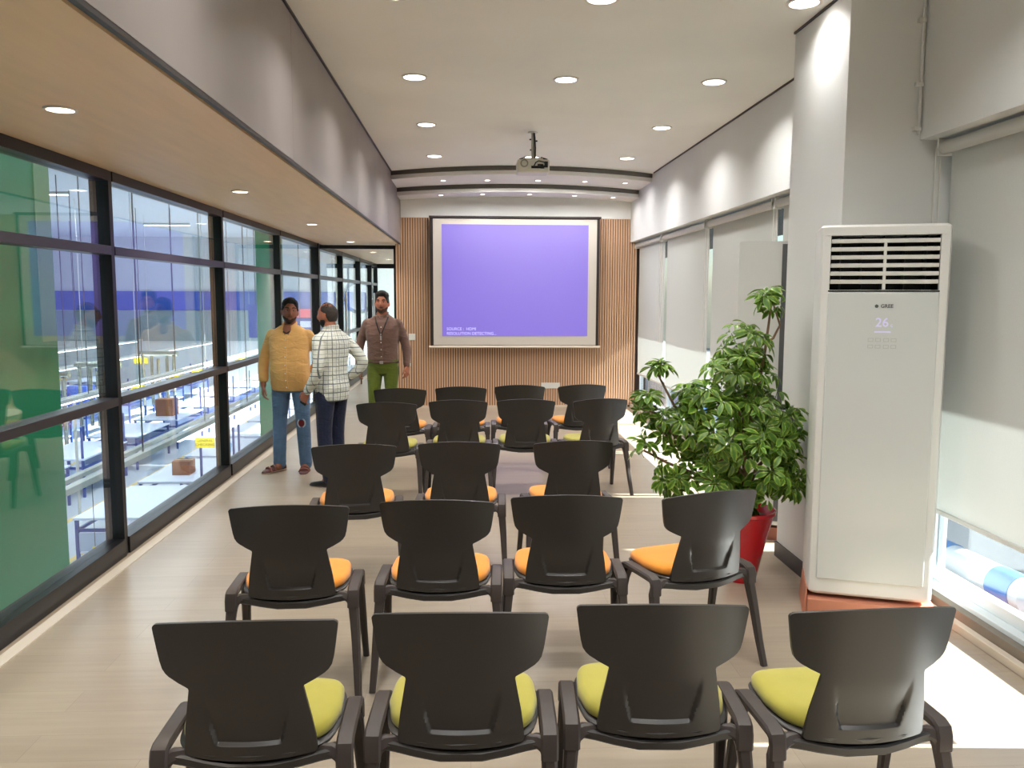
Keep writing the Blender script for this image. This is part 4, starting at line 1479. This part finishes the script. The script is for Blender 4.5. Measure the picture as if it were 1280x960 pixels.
def person(name_label, loc, rz, H, spec):
    """spec: joints and clothes in the person's own space (facing +y, right hand at +x), metres at 1.70 m height"""
    k = H / 1.70
    t = tag(empty('person', loc, rz), name_label, 'person', 'standing men')
    t.scale = (k, k, k)
    skin = spec['skin']
    TR = spec['torso']
    body = MB()
    torso(body, [(z, rx - .012, ry - .012, cx, cy) for z, rx, ry, cx, cy in TR])
    # neck
    hc = Vector(spec['head'])
    limb(body, [(0, -.012, 1.40), (hc.x * .5, -.008 + hc.y * .3, 1.48), (hc.x, hc.y - .012, hc.z - .05)], [.066, .058, .054])
    HM = Matrix.Translation(hc) @ Matrix.Rotation(spec['yaw'], 4, 'Z') @ Matrix.Rotation(spec.get('nod', 0), 4, 'X') @ Matrix.Rotation(spec.get('tilt', 0), 4, 'Y')
    hs = head_shell(lambda a, e, p: 0, HM)
    body.add(hs.v, hs.f)
    for sx in (-1, 1):
        e = HM @ Vector((sx * .076, -.008, -.002))
        body.ball(e, .011, .018, .030)
    for s_ in ('r', 'l'):
        sh, el, wr = spec['arm_' + s_]
        limb(body, [Vector(sh) + Vector((-.03 if sh[0] > 0 else .03, 0, -.014)), el, wr], [.040, .038, .027])
        d = (Vector(wr) - Vector(el))
        hn = spec.get('hand_' + s_, {})
        hand(body, wr, hn.get('d', d), hn.get('n', (-1 if s_ == 'r' else 1, 0, 0)), hn.get('t', (0, 1, 0)), hn.get('curl', .35))
        hp, kn, an = spec['leg_' + s_]
        limb(body, [hp, kn, an], [.082, .055, .040])
        limb(body, [an, (an[0], an[1] + .05, .05)], [.040, .036])
    remeshed(body, 'body', .0052, skin, t, 3)
    # shirt
    z0 = spec['hem']
    sh_mb = MB()
    rs = [r for r in TR if r[0] >= max(z0 + .01, .86) - .001]
    if z0 < rs[0][0]:
        r0 = rs[0]
        rs = [(z0, r0[1] - .016, r0[2] - .012, r0[3], r0[4]), (z0 + .03, r0[1] - .002, r0[2] - .002, r0[3], r0[4])] + rs
    torso(sh_mb, [(z, rx + (.004 if z > 1.38 else .010), ry + (.004 if z > 1.38 else .010), cx, cy) for z, rx, ry, cx, cy in rs if z < 1.465])
    for s_ in ('r', 'l'):
        sh, el, wr = [Vector(v) for v in spec['arm_' + s_]]
        f = spec['sleeve']
        end = el.lerp(wr, f)
        limb(sh_mb, [sh + Vector((-.02 if sh.x > 0 else .02, 0, -.012)), el, end], [.062, .053, .052 if f < .8 else .042])
    shirt = remeshed(sh_mb, 'shirt', .0075, spec['shirt'], t, 9)
    # collar, placket, buttons
    cz = 1.452
    cb = MB()
    for sx in (-1, 1):
        pts = [(sx * .012, .068, cz - .045), (sx * .045, .055, cz - .012), (sx * .066, .012, cz + .012), (sx * .060, -.045, cz + .026), (sx * .02, -.072, cz + .032), (0, -.074, cz + .032)]
        cb.bar(pts, [.03, .042, .042, .04, .038, .038], .012, (0, 0, 1))
        cb.hexa([(sx * .008, .078, cz - .085), (sx * .052, .070, cz - .070), (sx * .052, .060, cz - .070), (sx * .008, .066, cz - .085), (sx * .014, .066, cz - .030), (sx * .052, .054, cz - .010), (sx * .050, .046, cz - .010), (sx * .014, .056, cz - .030)])
    cb.build('collar', spec['shirt'], shirt, smooth=True)
    # a strip down the front that follows the belly
    fr = [(0, cy + ry + .011, z) for z, rx, ry, cx, cy in rs if z0 + .01 < z < 1.40]
    if spec.get('placket', True):
        MB().bar(fr, .006, .032, (0, 1, 0)).build('placket', spec['shirt'], shirt)
        bm_ = MB().ball((0, 0, 0), .006, .003, .006, 8, 6).mesh('button', M_WHITE)
        for (x, y, z) in fr[1:-1]:
            share('button', bm_, shirt, (0, y + .005, z))
    # trousers
    tr = MB()
    lo = [r for r in TR if r[0] <= 1.0]
    torso(tr, [(z, rx + .006, ry + .006, cx, cy) for z, rx, ry, cx, cy in lo])
    for s_ in ('r', 'l'):
        hp, kn, an = [Vector(v) for v in spec['leg_' + s_]]
        limb(tr, [hp, kn, Vector((an.x, an.y, .075))], spec.get('trouser_r', [.096, .070, .062]))
        # bunched hem folds
        for q, zz in enumerate((.095, .12, .15)):
            tr.ball((an.x, an.y, zz), .066 - .003 * q, .068 - .003 * q, .016)
    trousers = remeshed(tr, 'trousers', .0075, spec['trousers'], t, 4)
    # shoes
    for s_ in ('r', 'l'):
        an = Vector(spec['leg_' + s_][2])
        a = spec['foot_' + s_]
        f = Vector((-math.sin(R(a)), math.cos(R(a)), 0))
        heel = Vector((an.x, an.y, 0)) - f * .065
        mb = MB()
        shoe(mb, heel, a)
        so = mb.build('shoe', spec['shoe'], t, smooth=True)
        sl = MB()
        shoe(sl, heel - f * .003, a, 1.03, .272, .026)
        sl.build('sole', spec['sole'], so, smooth=True)
    # hair, beard, eyes
    T = spec['hair_t']
    def noise(a, e):
        return .5 + .5 * math.sin(a * 9 + 3 * math.sin(e * 7)) * math.cos(e * 11 + 2 * math.sin(a * 5))
    def hair(a, e, p):
        line = spec['hairline'](abs(a))
        m = sstep(line - .06, line + .08, e)
        return -.006 + m * (T + spec.get('hair_top', 0) * sstep(.35, 1.0, e) + .009 * noise(a, e))
    head_shell(hair, HM).build('hair', spec['hair'], t, smooth=True, ang=80)
    if spec.get('beard'):
        bt_, blo = spec['beard'], spec.get('beard_full', True)
        def beard(a, e, p):
            aa = abs(a)
            jaw = sstep(1.75, 1.45, aa) * sstep(-.28 - .16 * (aa < .9), -.42 - .1 * (aa < .9), e) if blo else 0
            if aa < .75 and blo:
                jaw = max(jaw * 0, sstep(-.50, -.62, e) if aa > .30 else sstep(-.66, -.74, e))
            mou = sstep(.42, .32, aa) * sstep(-.34, -.39, e) * sstep(-.50, -.45, e)
            lips = 1 - sstep(.22, .16, aa) * sstep(-.45, -.48, e) * sstep(-.64, -.60, e)
            return -.006 + max(jaw, mou) * lips * (.006 + bt_ + .003 * noise(a, e))
        head_shell(beard, HM).build('beard', spec.get('beard_mat', M_HAIR), t, smooth=True, ang=80)
    for sx in (-1, 1):
        c = HM @ Vector((sx * .031, .0745, .013))
        ey = MB().ball((0, 0, 0), .0115, .0085, .0055, 12, 8).build('eye', M_EYEW, t, smooth=True, loc=c)
        ey.rotation_euler = (0, 0, spec['yaw'])
        MB().ball((0, .0062, 0), .0058, .004, .0050, 10, 6).build('pupil', M_EYED, ey, smooth=True)
        b = MB()
        b.bar([HM @ Vector((sx * .014, .091, .036)), HM @ Vector((sx * .033, .0865, .042)), HM @ Vector((sx * .052, .074, .037))], [.008, .009, .005], .008, (0, 0, 1))
        b.build('eyebrow', M_HAIR, t, smooth=True)
    return t, shirt, trousers, HM

TORSO_SLIM = [(.80, .110, .085, 0, -.005), (.86, .160, .110, 0, -.010), (.93, .170, .118, 0, -.008), (1.00, .163, .112, 0, 0), (1.08, .160, .112, 0, .006),
              (1.16, .166, .116, 0, .008), (1.25, .178, .120, 0, .005), (1.33, .190, .112, 0, -.004), (1.375, .186, .098, 0, -.010), (1.41, .158, .086, 0, -.012), (1.44, .110, .074, 0, -.012), (1.462, .078, .068, 0, -.012)]
TORSO_BELLY = [(.80, .120, .095, 0, -.005), (.82, .150, .115, 0, 0), (.86, .178, .128, 0, .008), (.93, .184, .142, 0, .016), (1.00, .184, .150, 0, .024), (1.08, .182, .150, 0, .026),
               (1.16, .180, .144, 0, .022), (1.25, .182, .134, 0, .012), (1.33, .190, .120, 0, 0), (1.375, .190, .102, 0, -.008), (1.41, .164, .090, 0, -.012), (1.44, .115, .078, 0, -.012), (1.462, .082, .070, 0, -.012)]
SKIN1 = mat('skin_brown', (138, 86, 66), .5, var=.06, vscale=18, spec=.35)
SKIN2 = mat('skin_tan', (160, 100, 76), .5, var=.06, vscale=18, spec=.35)

# --- man in tan shirt, facing the camera, head turned to his left, left arm behind his back
p1, sh1, tr1, hm1 = person('man in tan shirt and blue ripped jeans standing by the glass wall', (-1.775, 8.27, 0), R(176), 1.70, dict(
    skin=SKIN1, torso=TORSO_BELLY, head=(-.012, .022, 1.588), yaw=R(20), nod=R(4), tilt=R(-4),
    arm_r=((.194, -.010, 1.374), (.268, -.020, 1.12), (.262, .045, .865)), arm_l=((-.194, -.010, 1.374), (-.275, -.105, 1.13), (-.150, -.185, .96)),
    hand_l={'d': (.9, -.1, -.35), 'n': (0, -1, 0), 't': (0, 0, 1)}, hand_r={'n': (-.7, -.3, 0), 't': (-.3, 1, 0), 'curl': .5},
    leg_r=((.095, 0, .86), (.118, .010, .47), (.135, -.010, .09)), leg_l=((-.095, 0, .86), (-.118, .015, .47), (-.132, .0, .09)),
    foot_r=-38, foot_l=6, hem=.82, sleeve=.72, shirt=wrinkle('tan_shirt', (214, 168, 106), .6, 8), trousers=wrinkle('blue_jeans', (88, 116, 150), .5, 11, .14),
    shoe=mat('maroon_leather', (84, 42, 40), .5), sole=mat('sandal_sole', (196, 170, 150), .7), hair=M_HAIR, hair_t=.011, hair_top=.020,
    hairline=lambda a: .80 - .70 * sstep(.5, 1.3, a) - .62 * sstep(1.5, 2.6, a), beard=.003, beard_mat=mat('stubble_dark', (52, 33, 28), .7)))
# red patch with frayed pale rim on his left knee
pt = MB().lathe((0, 0, 0), [(.0, .006), (.022, .005), (.030, .002), (.034, -.004)], 11, cap=False).build('knee_patch', mat('patch_red', (108, 24, 34), .9), tr1)
pt.location = (-.118, .082, .500); pt.rotation_euler = (R(-90), 0, 0); pt.scale = (1, 1.2, 1)
fr_ = MB().disc((0, 0), .031, .042, -.006, .002, 13).build('knee_fray', mat('fray_pale', (176, 186, 196), .9), tr1)
fr_.location = (-.118, .080, .500); fr_.rotation_euler = (R(-90), 0, 0); fr_.scale = (1, 1.2, 1)
for x, foot in ((.135, -38), (-.132, 6)):
    for dy in (.075, .13):
        f = Vector((-math.sin(R(foot)), math.cos(R(foot)), 0)); r_ = Vector((math.cos(R(foot)), math.sin(R(foot)), 0))
        c = Vector((x, -.010 if x > 0 else 0, 0)) + f * dy
        MB().tube([c - r_ * .048 + Vector((0, 0, .018)), c - r_ * .034 + Vector((0, 0, .062 - dy * .13)), c + Vector((0, 0, .082 - dy * .2)), c + r_ * .034 + Vector((0, 0, .062 - dy * .13)), c + r_ * .048 + Vector((0, 0, .018))], .011, 8).build('sandal_strap', mat('strap_brown', (122, 70, 60), .5), p1, smooth=True)
MB().add([(-.040, .092, 1.425), (.042, .090, 1.425), (.0, .122, 1.325), (-.034, .076, 1.462), (.036, .076, 1.462), (-.03, .05, 1.40), (.03, .05, 1.40), (0, .09, 1.33)], [(2, 1, 0), (0, 1, 4, 3), (7, 2, 0, 5), (2, 7, 6, 1), (5, 0, 3), (1, 6, 4)]).build('bare_throat', SKIN1, p1, smooth=True)
MB().tube([(-.03, .097, 1.405), (0, .108, 1.385), (.035, .096, 1.402)], .006, 8).build('neck_cord', M_DK, p1, smooth=True)

# --- man in checked shirt, back three-quarters to the camera, looking left
p2, sh2, tr2, hm2 = person('man in white checked shirt and navy jeans, back to the camera', (-1.275, 7.66, 0), R(58), 1.685, dict(
    skin=SKIN2, torso=[(z, rx * .98, ry * 1.04, cx, cy) for z, rx, ry, cx, cy in TORSO_SLIM], head=(0, .030, 1.585), yaw=R(12), nod=R(-3), tilt=0,
    arm_l=((-.188, -.004, 1.374), (-.225, -.045, 1.11), (-.215, .105, .885)), arm_r=((.188, -.004, 1.374), (.275, -.150, 1.15), (.215, -.01, .985)),
    hand_l={'n': (1, .2, 0), 't': (.2, 1, .2), 'curl': .55}, hand_r={'d': (-.6, .6, -.5), 'n': (-.5, -.3, 0), 't': (0, .3, 1)},
    leg_r=((.085, 0, .86), (.085, .020, .47), (.075, -.010, .09)), leg_l=((-.085, 0, .86), (-.092, .015, .47), (-.085, -.03, .09)),
    foot_r=-8, foot_l=10, hem=.80, sleeve=.92, shirt=plaid(), trousers=wrinkle('navy_jeans', (34, 40, 62), .4, 11, .10), placket=True,
    shoe=mat('black_leather', (24, 22, 22), .4), sole=mat('black_sole', (30, 28, 28), .7), hair=mat('brown_black_hair', (38, 27, 22), .6, bump=.6, bscale=160), hair_t=.009, hair_top=-.007,
    hairline=lambda a: 1.05 - .75 * sstep(.7, 1.35, a) - .85 * sstep(1.35, 2.3, a), beard=.009))
ph = tag(empty('mobile_phone', (0, 0, 0)), 'dark phone in the hand of the man in the checked shirt', 'phone')
def to_world(t_, v):
    return Matrix.Translation(t_.location) @ Matrix.Rotation(t_.rotation_euler.z, 4, 'Z') @ Matrix.Scale(t_.scale[0], 4) @ Vector(v)
def phone(root, p, d, n):
    d = Vector(d).normalized(); n = Vector(n); n = (n - d * n.dot(d)).normalized(); w = d.cross(n)
    M = Matrix((w, d, n)).transposed().to_4x4(); M.translation = p
    root.matrix_world = M
    b = MB().box(-.035, .035, -.075, .075, -.004, .004).build('case', M_DK, root, bevel=.003)
    MB().box(-.032, .032, -.071, .071, .004, .0046).build('display', mat('phone_glass', (12, 12, 16), .1), root)
phone(ph, to_world(p2, (-.180, .16, .835)), Matrix.Rotation(R(58), 3, 'Z') @ Vector((0, .45, -.9)), Matrix.Rotation(R(58), 3, 'Z') @ Vector((1, 0, 0)))

# --- man in brown shirt and green trousers, walking towards the camera
p3, sh3, tr3, hm3 = person('man in brown shirt and green trousers walking beside the slat wall', (-1.03, 9.85, 0), R(178), 1.775, dict(
    skin=SKIN2, torso=TORSO_SLIM, head=(0, .012, 1.588), yaw=R(-2), nod=R(4), tilt=0,
    arm_r=((.188, -.004, 1.374), (.262, -.030, 1.125), (.268, .035, .880)), arm_l=((-.188, -.004, 1.374), (-.255, -.035, 1.125), (-.275, .035, .890)),
    hand_r={'n': (-1, -.2, 0), 't': (-.2, 1, 0), 'curl': .45}, hand_l={'n': (1, -.4, 0), 't': (.2, 1, 0), 'curl': .5},
    leg_r=((.090, 0, .86), (.100, .05, .47), (.105, -.10, .09)), leg_l=((-.090, 0, .86), (-.098, .06, .48), (-.100, .10, .09)),
    foot_r=-6, foot_l=6, hem=.93, sleeve=.93, shirt=wrinkle('brown_shirt', (112, 88, 80), .5, 9), trousers=wrinkle('green_trousers', (92, 106, 40), .35, 10, .08), trouser_r=[.094, .064, .054],
    shoe=mat('brown_leather', (70, 46, 36), .45), sole=mat('brown_sole', (50, 38, 32), .7), hair=M_HAIR, hair_t=.006, hair_top=.030, beard_mat=mat('stubble', (70, 46, 38), .7),
    hairline=lambda a: .78 - .74 * sstep(.5, 1.2, a) - .55 * sstep(1.5, 2.5, a), beard=.004))
MB().tube([(.169 * math.cos(a * math.pi / 12), -.006 + .120 * math.sin(a * math.pi / 12), .935) for a in range(25)], .016, 8).build('belt', mat('belt_brown', (74, 46, 34), .5), p3, smooth=True)
MB().box(-.02, .02, .118, .132, .918, .952).build('buckle', M_ALU, p3, bevel=.003)
M_LAN = mat('lanyard_dark', (34, 28, 30), .7)
for sx in (-1, 1):
    MB().bar([(sx * .070, -.02, 1.468), (sx * .072, .055, 1.44), (sx * .055, .112, 1.38), (sx * .025, .134, 1.30), (0, .142, 1.235)], .004, .014, (0, 1, .2)).build('lanyard', M_LAN, p3)
MB().box(-.008, .008, .138, .150, 1.185, 1.235).build('lanyard_clip', M_ALU, p3)
MB().tube([(-.2735 + .031 * math.cos(a * math.pi / 8), .028 + .031 * math.sin(a * math.pi / 8), .902) for a in range(17)], .008, 8).build('watch_strap', M_ALU, p3, smooth=True)
MB().box(-.320, -.302, .010, .046, .885, .920).build('watch_face', mat('watch_face', (225, 220, 205), .2), p3, bevel=.004)
ph3 = tag(empty('mobile_phone', (0, 0, 0)), 'dark phone held low by the man in brown', 'phone')
phone(ph3, to_world(p3, (.236, .065, .755)), (0, -.1, -1), (1, 0, 0))
